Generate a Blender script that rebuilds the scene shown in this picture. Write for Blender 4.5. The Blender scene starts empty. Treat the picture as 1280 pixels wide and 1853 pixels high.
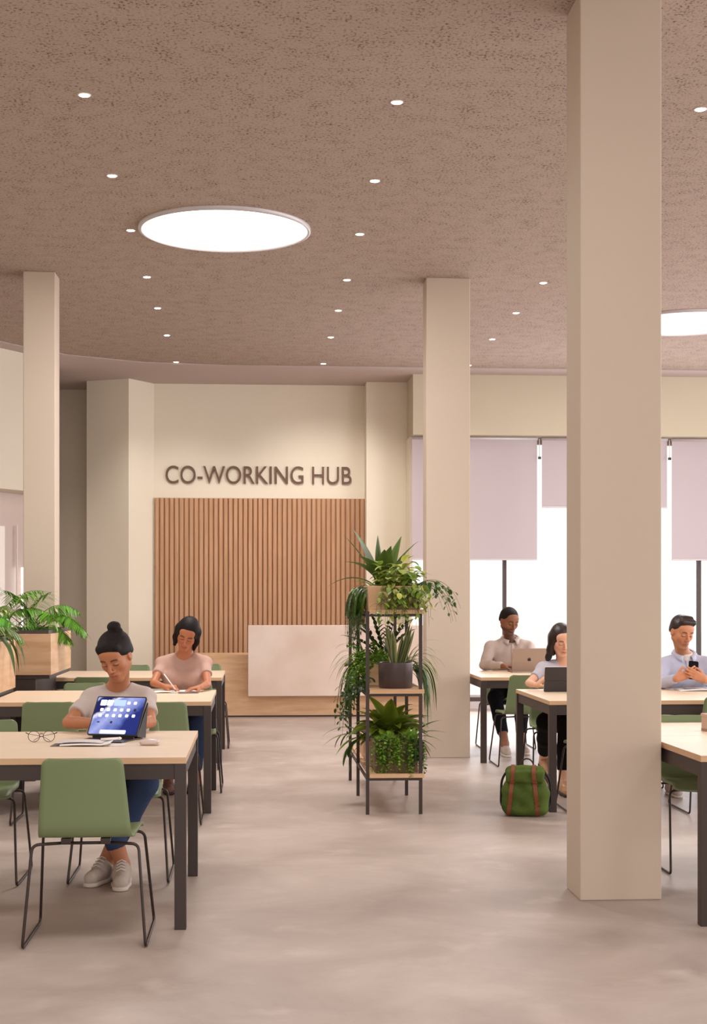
import bpy, bmesh, math, random
import numpy as np
from mathutils import Vector, Matrix, Euler
PI = math.pi
SC = bpy.context.scene
COL = SC.collection
random.seed(7)

# ------------------------------------------------------------------ camera
CAM_H, FPX, HORIZON, YAW = 1.42, 2600.0, 1083.0, math.atan(174/2600)
cam_data = bpy.data.cameras.new('camera'); cam = bpy.data.objects.new('camera', cam_data); COL.objects.link(cam)
cam.location = (0, 0, CAM_H); cam.rotation_euler = (PI/2, 0, -YAW)
cam_data.sensor_fit = 'HORIZONTAL'; cam_data.sensor_width = 36; cam_data.lens = 36*FPX/1280
cam_data.shift_y = (HORIZON-926.5)/1280
cam_data.clip_start = .05; cam_data.clip_end = 200
SC.camera = cam
CY, SY = math.cos(YAW), math.sin(YAW)
def at(px, py, d):
    """a place in the room seen at photo point (px, py), d metres in front of the eye"""
    r = (px-640)/FPX*d
    return Vector((r*CY+d*SY, d*CY-r*SY, CAM_H-(py-HORIZON)/FPX*d))
def X_at(px, Y):
    k = (px-640)/FPX
    # r = X c - Y s ; d = Y c + X s ; r = k d
    return Y*(k*CY+SY)/(CY-k*SY)

# ------------------------------------------------------------------ world, exposure
SC.view_settings.view_transform = 'Standard'; SC.view_settings.look = 'None'
SC.view_settings.gamma = 1; SC.view_settings.exposure = 0.10
SC.view_settings.use_curve_mapping = False
W = bpy.data.worlds.new('daylight'); SC.world = W; W.use_nodes = True
W.node_tree.nodes['Background'].inputs[0].default_value = (1.0, .975, .95, 1)
W.node_tree.nodes['Background'].inputs[1].default_value = 1.05
CEIL = 4.276

def area(name, loc, rot, sx, sy, power, col, shape='RECTANGLE'):
    l = bpy.data.lights.new(name, 'AREA'); l.shape = shape; l.size = sx; l.size_y = sy
    l.energy = power; l.color = col
    o = bpy.data.objects.new(name, l); COL.objects.link(o); o.location = loc; o.rotation_euler = rot
    return o
# daylight by the far and right windows, plus ambient fill added behind the camera
area('window_light_back', (5.2, 18.0, 1.6), (-PI/2, 0, 0), 6.4, 2.8, 170, (.95, .95, 1.0))
area('window_light_right', (9.3, 9.5, 2.2), (0, PI/2, 0), 3.0, 14.0, 520, (.95, .95, 1.0))
area('window_light_front', (1.5, -3.3, 2.3), (PI/2, 0, 0), 11.0, 3.2, 192, (1.0, .97, .95))

# ------------------------------------------------------------------ materials
def lin(h):
    h = h.lstrip('#')
    v = [int(h[i:i+2], 16)/255 for i in (0, 2, 4)]
    return tuple(c/12.92 if c <= .04045 else ((c+.055)/1.055)**2.4 for c in v)+(1,)
MATS = {}
def mat(name, hexcol, rough=.6, metal=0, spec=.5, var=0.0, vscale=5, bump=0, bscale=80, stretch=None, col2=None,
        detail=4, attr=None, trans=0, coat=0, emit=0):
    if name in MATS: return MATS[name]
    m = bpy.data.materials.new(name); m.use_nodes = True; nt = m.node_tree; N = nt.nodes; L = nt.links
    b = N['Principled BSDF']
    b.inputs['Base Color'].default_value = lin(hexcol); b.inputs['Roughness'].default_value = rough
    b.inputs['Metallic'].default_value = metal; b.inputs['Specular IOR Level'].default_value = spec
    if coat: b.inputs['Coat Weight'].default_value = coat
    tc = N.new('ShaderNodeTexCoord'); mp = N.new('ShaderNodeMapping'); L.new(tc.outputs['Object'], mp.inputs[0])
    if stretch: mp.inputs['Scale'].default_value = stretch
    src = None
    if attr:
        a = N.new('ShaderNodeAttribute'); a.attribute_name = attr; src = a.outputs['Color']
        L.new(src, b.inputs['Base Color'])
    if var or col2:
        n = N.new('ShaderNodeTexNoise'); n.inputs['Scale'].default_value = vscale; n.inputs['Detail'].default_value = detail
        L.new(mp.outputs[0], n.inputs['Vector'])
        cr = N.new('ShaderNodeValToRGB'); L.new(n.outputs['Fac'], cr.inputs[0])
        c = lin(hexcol); c2 = lin(col2) if col2 else tuple(x*(1-var) for x in c[:3])+(1,)
        cr.color_ramp.elements[0].position = .35; cr.color_ramp.elements[0].color = c2
        cr.color_ramp.elements[1].position = .65; cr.color_ramp.elements[1].color = c
        if src is None: L.new(cr.outputs[0], b.inputs['Base Color'])
        else:
            mx = N.new('ShaderNodeMix'); mx.data_type = 'RGBA'; mx.blend_type = 'MULTIPLY'; mx.inputs[0].default_value = 1
            cr.color_ramp.elements[0].color = (1-var,)*3+(1,); cr.color_ramp.elements[1].color = (1, 1, 1, 1)
            L.new(src, mx.inputs[6]); L.new(cr.outputs[0], mx.inputs[7]); L.new(mx.outputs[2], b.inputs['Base Color'])
    if bump:
        n2 = N.new('ShaderNodeTexNoise'); n2.inputs['Scale'].default_value = bscale; n2.inputs['Detail'].default_value = 4
        L.new(mp.outputs[0], n2.inputs['Vector'])
        bp = N.new('ShaderNodeBump'); bp.inputs['Strength'].default_value = bump; bp.inputs['Distance'].default_value = .01
        L.new(n2.outputs['Fac'], bp.inputs['Height']); L.new(bp.outputs[0], b.inputs['Normal'])
    if trans:
        out = N['Material Output']; t = N.new('ShaderNodeBsdfTranslucent'); ms = N.new('ShaderNodeMixShader')
        ms.inputs[0].default_value = trans
        t.inputs[0].default_value = lin(hexcol)
        s = b.inputs['Base Color'].links
        if s: L.new(s[0].from_socket, t.inputs[0])
        L.new(b.outputs[0], ms.inputs[1]); L.new(t.outputs[0], ms.inputs[2]); L.new(ms.outputs[0], out.inputs[0])
    if emit:
        b.inputs['Emission Color'].default_value = lin(hexcol); b.inputs['Emission Strength'].default_value = emit
    MATS[name] = m
    return m

M_wall = mat('wall_plaster', '#e8dfcd', .85, var=.03, vscale=1.2, bump=.02, bscale=120, spec=.2)
M_pillar = mat('pillar_plaster', '#c4b3a2', .7, var=.03, vscale=1.0, spec=.25)
M_ceil_edge = mat('smooth_ceiling_paint', '#bfb0ab', .8, spec=.2)
M_top = mat('pale_table_laminate', '#e6ceb4', .42, stretch=(1.2, 14, 14), var=.07, vscale=3.2, spec=.4)
M_edge = mat('table_edge_band', '#cfa883', .5, stretch=(1, 30, 30), var=.08, vscale=4)
M_dark = mat('dark_bronze_steel', '#3d302c', .48, spec=.4)
M_tube = mat('dark_bronze_tube', '#372b26', .35, metal=.35, spec=.5)
M_green = mat('sage_green_shell', '#788660', .5, spec=.4)
M_wood = mat('oak_veneer', '#d9b490', .55, stretch=(1.0, 8, 8), vscale=2.2, col2='#c79f79', detail=6, spec=.3)
M_slat = mat('slat_oak', '#c59a78', .55, stretch=(12, 12, .7), vscale=3, col2='#b88c69', detail=5, spec=.3)
M_stone = mat('pale_travertine', '#e2d0c4', .4, vscale=1.6, col2='#d3bcac', detail=8, spec=.4)
M_sign = mat('brown_sign_metal', '#6b4f3f', .5, metal=.2)
M_white = mat('white_paint', '#e8e0da', .5)
M_glow = mat('lit_diffuser', '#fffdfb', .5, emit=3.2)
M_ring = mat('pale_metal_trim', '#c9c3c4', .4, metal=.2)
M_black = mat('black_plastic', '#1d1819', .4)
M_grey = mat('space_grey_aluminium', '#a08f86', .38, metal=.75)
M_paper = mat('paper', '#e9e3e0', .6)

def floor_mat():
    m = bpy.data.materials.new('polished_concrete'); m.use_nodes = True; nt = m.node_tree; N = nt.nodes; L = nt.links
    b = N['Principled BSDF']; tc = N.new('ShaderNodeTexCoord')
    n1 = N.new('ShaderNodeTexNoise'); n1.inputs['Scale'].default_value = 1.1; n1.inputs['Detail'].default_value = 7; n1.inputs['Roughness'].default_value = .62
    n1.inputs['Distortion'].default_value = .5
    L.new(tc.outputs['Object'], n1.inputs['Vector'])
    cr = N.new('ShaderNodeValToRGB'); L.new(n1.outputs['Fac'], cr.inputs[0])
    e = cr.color_ramp.elements; e[0].position = .3; e[0].color = lin('#9c8b82'); e[1].position = .68; e[1].color = lin('#c2b2a9')
    x = e.new(.5); x.color = lin('#b0a097')
    n2 = N.new('ShaderNodeTexNoise'); n2.inputs['Scale'].default_value = 3.5; n2.inputs['Detail'].default_value = 8
    L.new(tc.outputs['Object'], n2.inputs['Vector'])
    cr2 = N.new('ShaderNodeValToRGB'); L.new(n2.outputs['Fac'], cr2.inputs[0])
    cr2.color_ramp.elements[0].position = .58; cr2.color_ramp.elements[0].color = (0, 0, 0, 1)
    cr2.color_ramp.elements[1].position = .75; cr2.color_ramp.elements[1].color = (.6, .6, .6, 1)
    mx = N.new('ShaderNodeMix'); mx.data_type = 'RGBA'; L.new(cr2.outputs[0], mx.inputs[0]); L.new(cr.outputs[0], mx.inputs[6])
    mx.inputs[7].default_value = lin('#ccbcb3'); L.new(mx.outputs[2], b.inputs['Base Color'])
    mr = N.new('ShaderNodeMapRange'); L.new(n1.outputs['Fac'], mr.inputs[0]); mr.inputs[3].default_value = .38; mr.inputs[4].default_value = .55
    L.new(mr.outputs[0], b.inputs['Roughness']); b.inputs['Specular IOR Level'].default_value = .5
    return m
def ceil_mat():
    m = bpy.data.materials.new('speckled_acoustic_plaster'); m.use_nodes = True; nt = m.node_tree; N = nt.nodes; L = nt.links
    b = N['Principled BSDF']; tc = N.new('ShaderNodeTexCoord')
    n1 = N.new('ShaderNodeTexNoise'); n1.inputs['Scale'].default_value = 58; n1.inputs['Detail'].default_value = 5; n1.inputs['Roughness'].default_value = .65
    n2 = N.new('ShaderNodeTexNoise'); n2.inputs['Scale'].default_value = 7; n2.inputs['Detail'].default_value = 3
    for n in (n1, n2): L.new(tc.outputs['Object'], n.inputs['Vector'])
    ad = N.new('ShaderNodeMath'); ad.operation = 'MULTIPLY_ADD'; L.new(n2.outputs['Fac'], ad.inputs[0]); ad.inputs[1].default_value = .22; L.new(n1.outputs['Fac'], ad.inputs[2])
    cr = N.new('ShaderNodeValToRGB'); L.new(ad.outputs[0], cr.inputs[0])
    e = cr.color_ramp.elements; e[0].position = .47; e[0].color = lin('#685649'); e[1].position = .74; e[1].color = lin('#b3a195')
    x = e.new(.555); x.color = lin('#aa988c')
    L.new(cr.outputs[0], b.inputs['Base Color']); b.inputs['Roughness'].default_value = .95; b.inputs['Specular IOR Level'].default_value = .1
    bp = N.new('ShaderNodeBump'); bp.inputs['Strength'].default_value = .18; bp.inputs['Distance'].default_value = .01
    L.new(ad.outputs[0], bp.inputs['Height']); L.new(bp.outputs[0], b.inputs['Normal'])
    return m
M_floor, M_ceil = floor_mat(), ceil_mat()

# ------------------------------------------------------------------ mesh helpers
def link(name, me, parent=None, mats=()):
    o = bpy.data.objects.new(name, me); COL.objects.link(o)
    for m in (mats if isinstance(mats, (list, tuple)) else [mats]): me.materials.append(m)
    if parent: o.parent = parent
    return o
def obj(name, bm, mats, parent=None, smooth=False, bevel=0):
    me = bpy.data.meshes.new(name); bmesh.ops.recalc_face_normals(bm, faces=bm.faces)
    bm.to_mesh(me); bm.free()
    if smooth: me.polygons.foreach_set('use_smooth', [True]*len(me.polygons))
    o = link(name, me, parent, mats)
    if bevel:
        b = o.modifiers.new('bevel', 'BEVEL'); b.width = bevel; b.segments = 2; b.limit_method = 'ANGLE'
    return o
def tag(o, label, cat=None, group=None, kind=None):
    o['label'] = label
    if cat: o['category'] = cat
    if group: o['group'] = group
    if kind: o['kind'] = kind
    return o
def struct(o): o['kind'] = 'structure'; return o
def thing(name, label, cat, loc=(0, 0, 0), rz=0, group=None):
    o = bpy.data.objects.new(name, None); COL.objects.link(o); o.empty_display_size = .1
    o.location = loc; o.rotation_euler = (0, 0, rz)
    return tag(o, label, cat, group)
def dup(root, loc, rz, label, group=None):
    r = root.copy(); COL.objects.link(r); r.location = loc; r.rotation_euler = (0, 0, rz); r['label'] = label
    if group: r['group'] = group
    for ch in list(root.children):
        c = ch.copy(); COL.objects.link(c); c.parent = r
        for g in ch.children:
            e = g.copy(); COL.objects.link(e); e.parent = c
    return r
def add_box(bm, x0, x1, y0, y1, z0, z1, mi=0, M=None):
    v = [bm.verts.new((x, y, z)) for x in (x0, x1) for y in (y0, y1) for z in (z0, z1)]
    for f in ((0, 1, 3, 2), (4, 6, 7, 5), (0, 4, 5, 1), (2, 3, 7, 6), (0, 2, 6, 4), (1, 5, 7, 3)):
        fc = bm.faces.new([v[i] for i in f]); fc.material_index = mi
    if M is not None:
        for q in v: q.co = M @ q.co
    return v
def box(name, x0, x1, y0, y1, z0, z1, m, parent=None, bevel=0, M=None):
    bm = bmesh.new(); add_box(bm, x0, x1, y0, y1, z0, z1, M=M); return obj(name, bm, m, parent, bevel=bevel)
def add_prism(bm, pts, z0, z1, mi=0):
    a = [bm.verts.new((p[0], p[1], z0)) for p in pts]; b = [bm.verts.new((p[0], p[1], z1)) for p in pts]; n = len(pts)
    fs = [bm.faces.new(a[::-1]), bm.faces.new(b)]+[bm.faces.new((a[i], a[(i+1) % n], b[(i+1) % n], b[i])) for i in range(n)]
    for f in fs: f.material_index = mi
def rounded_rect(cx, cy, w, h, r, n=6):
    P = []
    for (sx, sy, a0) in ((1, 1, 0), (-1, 1, 90), (-1, -1, 180), (1, -1, 270)):
        for i in range(n+1):
            a = math.radians(a0+90*i/n); P.append((cx+sx*(w/2-r)+r*math.cos(a), cy+sy*(h/2-r)+r*math.sin(a)))
    return P
def fillet(pts, r, n=5):
    pts = [Vector(p) for p in pts]; out = [pts[0]]
    for i in range(1, len(pts)-1):
        a, b, c = pts[i-1], pts[i], pts[i+1]; u = (a-b); v = (c-b); k = min(r, u.length*.45, v.length*.45)
        p, q = b+u.normalized()*k, b+v.normalized()*k
        for j in range(n+1):
            t = j/n; out.append(p*(1-t)**2+b*2*t*(1-t)+q*t*t)
    out.append(pts[-1]); return out
def add_tube(bm, pts, r, n=8, closed=False, mi=0, caps=True):
    pts = [Vector(p) for p in pts]; rr = r if isinstance(r, (list, tuple)) else [r]*len(pts)
    rings = []; up = None
    for i, p in enumerate(pts):
        if closed: t = (pts[(i+1) % len(pts)]-pts[i-1]).normalized()
        else: t = (pts[min(i+1, len(pts)-1)]-pts[max(i-1, 0)]).normalized()
        if up is None: up = Vector((0, 0, 1)) if abs(t.z) < .9 else Vector((1, 0, 0))
        s = t.cross(up).normalized(); up = s.cross(t).normalized()
        rings.append([bm.verts.new(p+(s*math.cos(a)+up*math.sin(a))*rr[i]) for a in [2*PI*j/n for j in range(n)]])
    m = len(rings)
    for i in range(m if closed else m-1):
        A, B = rings[i], rings[(i+1) % m]
        for j in range(n):
            f = bm.faces.new((A[j], A[(j+1) % n], B[(j+1) % n], B[j])); f.smooth = True; f.material_index = mi
    if caps and not closed:
        f = bm.faces.new(rings[0][::-1]); f.material_index = mi; f = bm.faces.new(rings[-1]); f.material_index = mi
def add_lathe(bm, prof, c=(0, 0, 0), n=28, mi=0, close=True):
    rings = [[bm.verts.new((c[0]+r*math.cos(2*PI*j/n), c[1]+r*math.sin(2*PI*j/n), c[2]+z)) for j in range(n)] for r, z in prof]
    for A, B in zip(rings, rings[1:]):
        for j in range(n):
            f = bm.faces.new((A[j], A[(j+1) % n], B[(j+1) % n], B[j])); f.smooth = True; f.material_index = mi
    if close: bm.faces.new(rings[0][::-1]).material_index = mi; bm.faces.new(rings[-1]).material_index = mi

# ------------------------------------------------------------------ the room
struct(box('floor', -6, 10, -4, 21, -.2, 0, M_floor))
bm = bmesh.new()
# ceiling with round holes left by the flush lamps is not needed: lamps sit on it
add_box(bm, -6, 10, -4, 21, CEIL, CEIL+.3); struct(obj('ceiling', bm, M_ceil))
# smooth painted border of the ceiling along the far walls
bm = bmesh.new()
inner = [(-6, 9.5), (-4.1, 13.6), (-3.15, 15.6), (-2.75, 16.3), (-2.2, 17.0), (-1.4, 17.45), (-.4, 17.62), (10, 17.62)]
outer = [(-6, 21), (10, 21)]
add_prism(bm, inner+[outer[1], outer[0]], CEIL-.012, CEIL-.001)
struct(obj('trim_1', bm, M_ceil_edge))
# far walls: polygon footprints with thickness
def wall_seg(name, pts, z0=0, z1=CEIL-.012, m=M_wall):
    bm = bmesh.new(); add_prism(bm, pts, z0, z1); return struct(obj(name, bm, m))
def slab(name, a, b, t, z0, z1, m=M_wall):
    a, b = Vector(a), Vector(b); n = Vector(((b-a).y, -(b-a).x)).normalized()*-t
    return wall_seg(name, [a, b, b+n, a+n], z0, z1, m)
# reception wall, with the chamfered block to its left and the pier to its right
wall_seg('wall_back', [(-2.23, 18.99), (-1.66, 18.72), (-1.366, 19.15), (1.43, 19.15), (1.43, 18.82), (1.99, 18.82), (1.99, 20), (-2.23, 20)])
wall_seg('wall_niche', [(-4.2, 19.78), (-2.232, 19.78), (-2.232, 20), (-4.2, 20)])
# window wall
Yw = 18.13
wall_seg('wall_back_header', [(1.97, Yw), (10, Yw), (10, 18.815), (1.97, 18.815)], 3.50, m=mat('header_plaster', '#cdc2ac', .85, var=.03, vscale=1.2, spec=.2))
wall_seg('wall_back_sill', [(1.992, 18.38), (10, 18.38), (10, 18.6), (1.992, 18.6)], 0, .09, M_ring)
wall_seg('wall_back_return', [(1.955, 18.40), (1.9915, 18.40), (1.9915, 18.815), (1.955, 18.815)], 0, 3.499)
# curved left wall: upper band over a recessed glazed room
wall_seg('wall_left_upper', [(-6, 11.8), (-2.92, 16.53), (-2.5, 17.2), (-2.5, 17.9), (-2.95, 17.9), (-3.2, 17.3), (-6, 12.9)], 2.67)
wall_seg('wall_left_recess', [(-6, 12.45), (-3.05, 17.0), (-2.80, 17.5), (-2.78, 19.77), (-4.2, 19.77), (-6, 17)], 0, 2.669, mat('glossy_lilac_panel', '#d8c9c2', .18, spec=.6))
def on_recess(p, off=.02):
    a, b = Vector((-6, 12.45)), Vector((-3.05, 17.0)); n = Vector(((b-a).y, -(b-a).x)).normalized(); lo, hi = 0.0, 1.3
    for _ in range(40):
        m = (lo+hi)/2; q = a.lerp(b, m); k = 640+FPX*(q.x*CY-q.y*SY)/(q.y*CY+q.x*SY)
        if k < p: lo = m
        else: hi = m
    return a.lerp(b, (lo+hi)/2)+n*off
def recess_strip(name, p0, p1, z0, z1, m, off=.012):
    a, b = on_recess(p0, 0), on_recess(p1, 0); d = (b-a).normalized(); n = Vector((d.y, -d.x))*off
    bm = bmesh.new(); add_prism(bm, [a, a+n, b+n, b], z0, z1); return obj(name, bm, m)
struct(recess_strip('trim_2', 29, 31, 0, 2.29, mat('pale_frame', '#e6dcd6', .5)))  # thin vertical highlight on the glossy recess, modelled as a pale strip
struct(recess_strip('window_7', -70, 7.5, .4, 2.27, mat('frosted_pane', '#efe6dd', .3, emit=.12)))  # pale highlight block on the recess, put in as a faintly glowing panel
tag(recess_strip('strip_lamp', 38, 42, .9, 1.79, mat('lit_strip', '#fffaf4', .5, emit=1.6), .03), 'upright white lit strip behind the left edge planter, beside the slim pillar', 'strip light')  # bright vertical streak built as an added glowing strip, not a fixture
struct(box('wall_left', -6.2, -6, -4, 21, 0, CEIL, M_wall))
# right wall and wall behind the camera, both with tall windows
bm = bmesh.new()
add_box(bm, 9.6, 9.8, -4, 21, 3.6, CEIL)
for y in (-4, -.6, 2.8, 6.2, 9.6, 13, 16.4, 19.8): add_box(bm, 9.6, 9.8, y, y+.35, 0, 3.6)
struct(obj('wall_right', bm, M_wall))
bm = bmesh.new()
add_box(bm, -6, 10, -4, -3.8, 3.9, CEIL); add_box(bm, -6, 10, -4, -3.8, 0, .5)
for x in (-6, -2.8, .4, 3.6, 6.8, 9.7): add_box(bm, x, x+.3, -4, -3.8, .5, 3.9)
struct(obj('wall_front', bm, M_wall))
# square plastered pillars
for i, (x0, x1, y0, y1, name) in enumerate(((1.513, 1.902, 6.66, 6.96, 'n'), (1.50, 1.893, 12.71, 12.97, 'm'), (-2.04, -1.765, 12.70, 12.98, 'l'))):
    p = box('pillar', x0, x1, y0, y1, 0, CEIL, M_pillar, bevel=.006)
    tag(p, ('large beige square pillar in the right foreground, beside the nearest right table',
            'beige square pillar in the middle, behind the plant shelf',
            'slim beige square pillar at the far left, behind the planter boxes')[i], 'pillar')

# windows: glass, dark mullions and frames
M_glass = bpy.data.materials.new('window_glass'); M_glass.use_nodes = True
_n = M_glass.node_tree; _b = _n.nodes['Principled BSDF']; _t = _n.nodes.new('ShaderNodeBsdfTransparent'); _g = _n.nodes.new('ShaderNodeBsdfGlossy'); _m = _n.nodes.new('ShaderNodeMixShader')
_m.inputs[0].default_value = .06; _g.inputs['Roughness'].default_value = .05
_n.links.new(_t.outputs[0], _m.inputs[1]); _n.links.new(_g.outputs[0], _m.inputs[2]); _n.links.new(_m.outputs[0], _n.nodes['Material Output'].inputs[0])
mx = [1.992, 3.2, 4.485, 5.77, 7.055, 8.34, 9.6]
for i in range(6):
    w = box('window_%d' % (i+1), mx[i]+.02, mx[i+1]-.02, 18.47, 18.48, .09, 3.5, M_glass); struct(w)
    bm = bmesh.new()
    for (a, b, c, d) in ((mx[i]-.0, mx[i]+(.02 if i else .001), .09, 3.5), (mx[i+1]-.02, mx[i+1]-.0, .09, 3.5), (mx[i], mx[i+1], .09, .14)):
        add_box(bm, a, b, 18.43, 18.52, c, d)
    obj('window_frame', bm, mat('dark_window_frame', '#4a3b37', .5), w)
    box('head_rail', mx[i], mx[i+1], 18.43, 18.52, 3.42, 3.5, mat('pale_head_rail', '#a5948f', .6), w)
# roller blinds
M_blind = mat('lilac_blind_fabric', '#e6dde0', .9, trans=.58, spec=.1, bump=.05, bscale=400)
for i, (x0, x1, zb) in enumerate(((1.965, 3.60, 1.924), (3.645, 5.30, 2.60), (5.345, 6.95, 1.924), (6.99, 8.6, 1.924))):
    t = thing('roller_blind', ('long lilac roller blind between the pier and the right foreground pillar', 'short lilac roller blind pulled up highest, partly behind the large pillar',
              'long lilac roller blind at the right edge of the photo', 'lilac roller blind past the right edge')[i], 'blind', ((x0+x1)/2, 18.28, 0), group=None)
    w = (x1-x0)/2
    box('fabric', -w+.01, w-.01, -.002, .002, zb, 3.47, M_blind, t)
    box('bottom_bar', -w+.01, w-.01, -.006, .006, zb-.012, zb+.008, mat('blind_bar', '#cdc4c6', .5), t)
    bm = bmesh.new(); add_tube(bm, [(-w, 0, 3.475), (w, 0, 3.475)], .02, 12); obj('roller_tube', bm, M_ring, t)
    bm = bmesh.new(); add_tube(bm, [(w+.015, -.03, 3.47), (w+.017, -.03, 3.235)], .005, 6); obj('chain', bm, M_white, t)
    box('chain_weight', w-.0, w+.034, -.045, -.015, 3.21, 3.24, M_black, t)
struct(box('baseboard_back', 2, 9.6, Yw, Yw+.0, 0, 0.001, M_wall)) if 0 else None

# ------------------------------------------------------------------ lamps in the ceiling
def disc_lamp(x, y, R, label, power):
    t = thing('round_ceiling_light', label, 'ceiling light', (x, y, CEIL), group=None)
    bm = bmesh.new(); add_lathe(bm, [(R, -.0), (R, -.022), (R-.018, -.03), (R-.026, -.024), (R-.026, -.002)], n=72, close=False); obj('trim_ring', bm, M_ring, t)
    bm = bmesh.new(); bmesh.ops.create_circle(bm, cap_ends=True, radius=R-.024, segments=72, matrix=Matrix.Translation((0, 0, -.014)))
    bmesh.ops.reverse_faces(bm, faces=bm.faces)
    me = bpy.data.meshes.new('diffuser'); bm.to_mesh(me); bm.free(); link('diffuser', me, t, [M_glow])
    l = area('disc_lamp_light', (x, y, CEIL-.04), (0, 0, 0), R*1.9, R*1.9, power, (1, .97, .94), 'DISK')
    return t
disc_lamp(-.25, 11.14, .663, 'large round glowing white ceiling light, left of the centre', 98)
disc_lamp(4.43, 14.57, .663, 'large round glowing white ceiling light cut by the right edge of the photo', 98)
for (x, y) in ((-.25, 4.0), (4.43, 7.5), (4.43, .6), (-4.2, 7.5)): 
    area('disc_lamp_light', (x, y, CEIL-.04), (0, 0, 0), 1.26, 1.26, 70, (1, .97, .94), 'DISK')  # unseen fill lights without fixtures, added to brighten the room
rows = [8.23, 9.79, 11.23, 12.85, 14.22, 15.68, 17.45]; cols = [-.98, .80, 2.58]
where_c = ['left', 'middle', 'right']; nth = ['nearest', 'second', 'third', 'fourth', 'fifth', 'sixth', 'farthest']
proto = None
M_spot = mat('spot_lens', '#fff4ec', .5, emit=14)
for ci, x in enumerate(cols):
    for ri, y in enumerate(rows):
        lab = 'small recessed ceiling spotlight, %s one of the %s row' % (nth[ri], where_c[ci])
        if ci == 2 and ri in (1, 2): 
            pass
        elif proto is None:
            proto = thing('recessed_spotlight', lab, 'spotlight', (x, y, CEIL), group='small recessed ceiling spotlights')
            bm = bmesh.new(); add_lathe(bm, [(.038, 0), (.038, -.004), (.030, -.004), (.028, -.001)], n=20, close=False); obj('trim_ring', bm, M_white, proto)
            bm = bmesh.new(); add_lathe(bm, [(.029, -.0035), (.027, -.006)], n=20); obj('lens', bm, M_spot, proto)
        else: dup(proto, (x, y, CEIL), 0, lab)
        l = bpy.data.lights.new('spot_beam', 'SPOT'); l.energy = (125, 190, 30)[ci] if ri == 6 else 55 if ri == 5 else 30; l.spot_size = math.radians(110); l.spot_blend = 1; l.shadow_soft_size = .12; l.color = (1, .93, .86)
        o = bpy.data.objects.new('spot_beam', l); COL.objects.link(o); o.location = (x, y, CEIL-.03); 
        if ri == 6 and ci < 2: o.rotation_euler.x = .50; l.spot_size = math.radians(88+14*ci)   # the last row washes the reception wall

# ------------------------------------------------------------------ reception: slat panel, sign, counter
Yb = 19.148
xl, xr = X_at(280, Yb), X_at(660, Yb)
t = thing('slat_panel', 'tall ribbed oak slat panel on the reception wall below the sign', 'wall panel', ((xl+xr)/2, Yb, 0))
w = (xr-xl)/2
box('backing', -w, w, -.02, 0, .35, 2.75, mat('slat_backing', '#ab8464', .6, stretch=(10, 10, .8), var=.15, vscale=3), t)
bm = bmesh.new(); n = 43; p = 2*w/n
for i in range(n):
    x = -w+p*(i+.5); add_box(bm, x-.0235, x+.0235, -.046, -.019, .35, 2.75)
o = obj('slats', bm, M_slat, t, bevel=.006)

cu = bpy.data.curves.new('sign_text', 'FONT'); cu.body = 'CO-WORKING HUB'; cu.extrude = .012; cu.size = .3; cu.align_x = 'LEFT'
to = bpy.data.objects.new('tmp', cu); COL.objects.link(to)
dg = bpy.context.evaluated_depsgraph_get(); me = bpy.data.meshes.new_from_object(to.evaluated_get(dg))
bpy.data.objects.remove(to)
bm = bmesh.new(); bm.from_mesh(me); bmesh.ops.remove_doubles(bm, verts=bm.verts, dist=1e-5)
xs = [v.co.x for v in bm.verts]; ys = [v.co.y for v in bm.verts]
sx0, sx1 = X_at(300, Yb), X_at(636, Yb); a = at(460, 845, 19.2).z; b = at(460, 877, 19.2).z
fx = (sx1-sx0)/(max(xs)-min(xs)); fz = (a-b)/(max(ys)-min(ys)); mnx, mny = min(xs), min(ys)
for v in bm.verts: v.co = Vector((sx0+(v.co.x-mnx)*fx, Yb-.016+v.co.z, b+(v.co.y-mny)*fz))
sign = thing('wall_sign', 'brown raised lettering reading CO-WORKING HUB on the cream reception wall', 'sign', ((sx0+sx1)/2, Yb, b))
seen = set(); isl = []
for v in bm.verts:
    if v in seen: continue
    st = [v]; seen.add(v); comp = []
    while st:
        q = st.pop(); comp.append(q)
        for e in q.link_edges:
            o2 = e.other_vert(q)
            if o2 not in seen: seen.add(o2); st.append(o2)
    isl.append(comp)
isl.sort(key=lambda c: min(v.co.x for v in c))
for c in isl:
    b2 = bmesh.new(); mp = {v: b2.verts.new(v.co-sign.location) for v in c}
    for f in {f for v in c for f in v.link_faces}:
        try: b2.faces.new([mp[v] for v in f.verts])
        except ValueError: pass
    obj('letter', b2, M_sign, sign)
bm.free()

Yc = 17.25
t = thing('reception_counter', 'oak reception counter with a large pale stone front slab, before the slat panel', 'counter', (.6, Yc, 0))
cx0, cx1 = X_at(335, Yc), X_at(800, Yc)
box('counter_base', cx0-.6, cx1-.6, 0, .7, 0, .745, M_wood, t, bevel=.004)
box('stone_slab', X_at(449, 17.12)-.6, X_at(792, 17.12)-.6, -.13, .06, .256, 1.10, M_stone, t, bevel=.006)
box('plinth', cx0-.6, cx1-.6, -.003, 0, .0, .02, M_dark, t)

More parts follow.
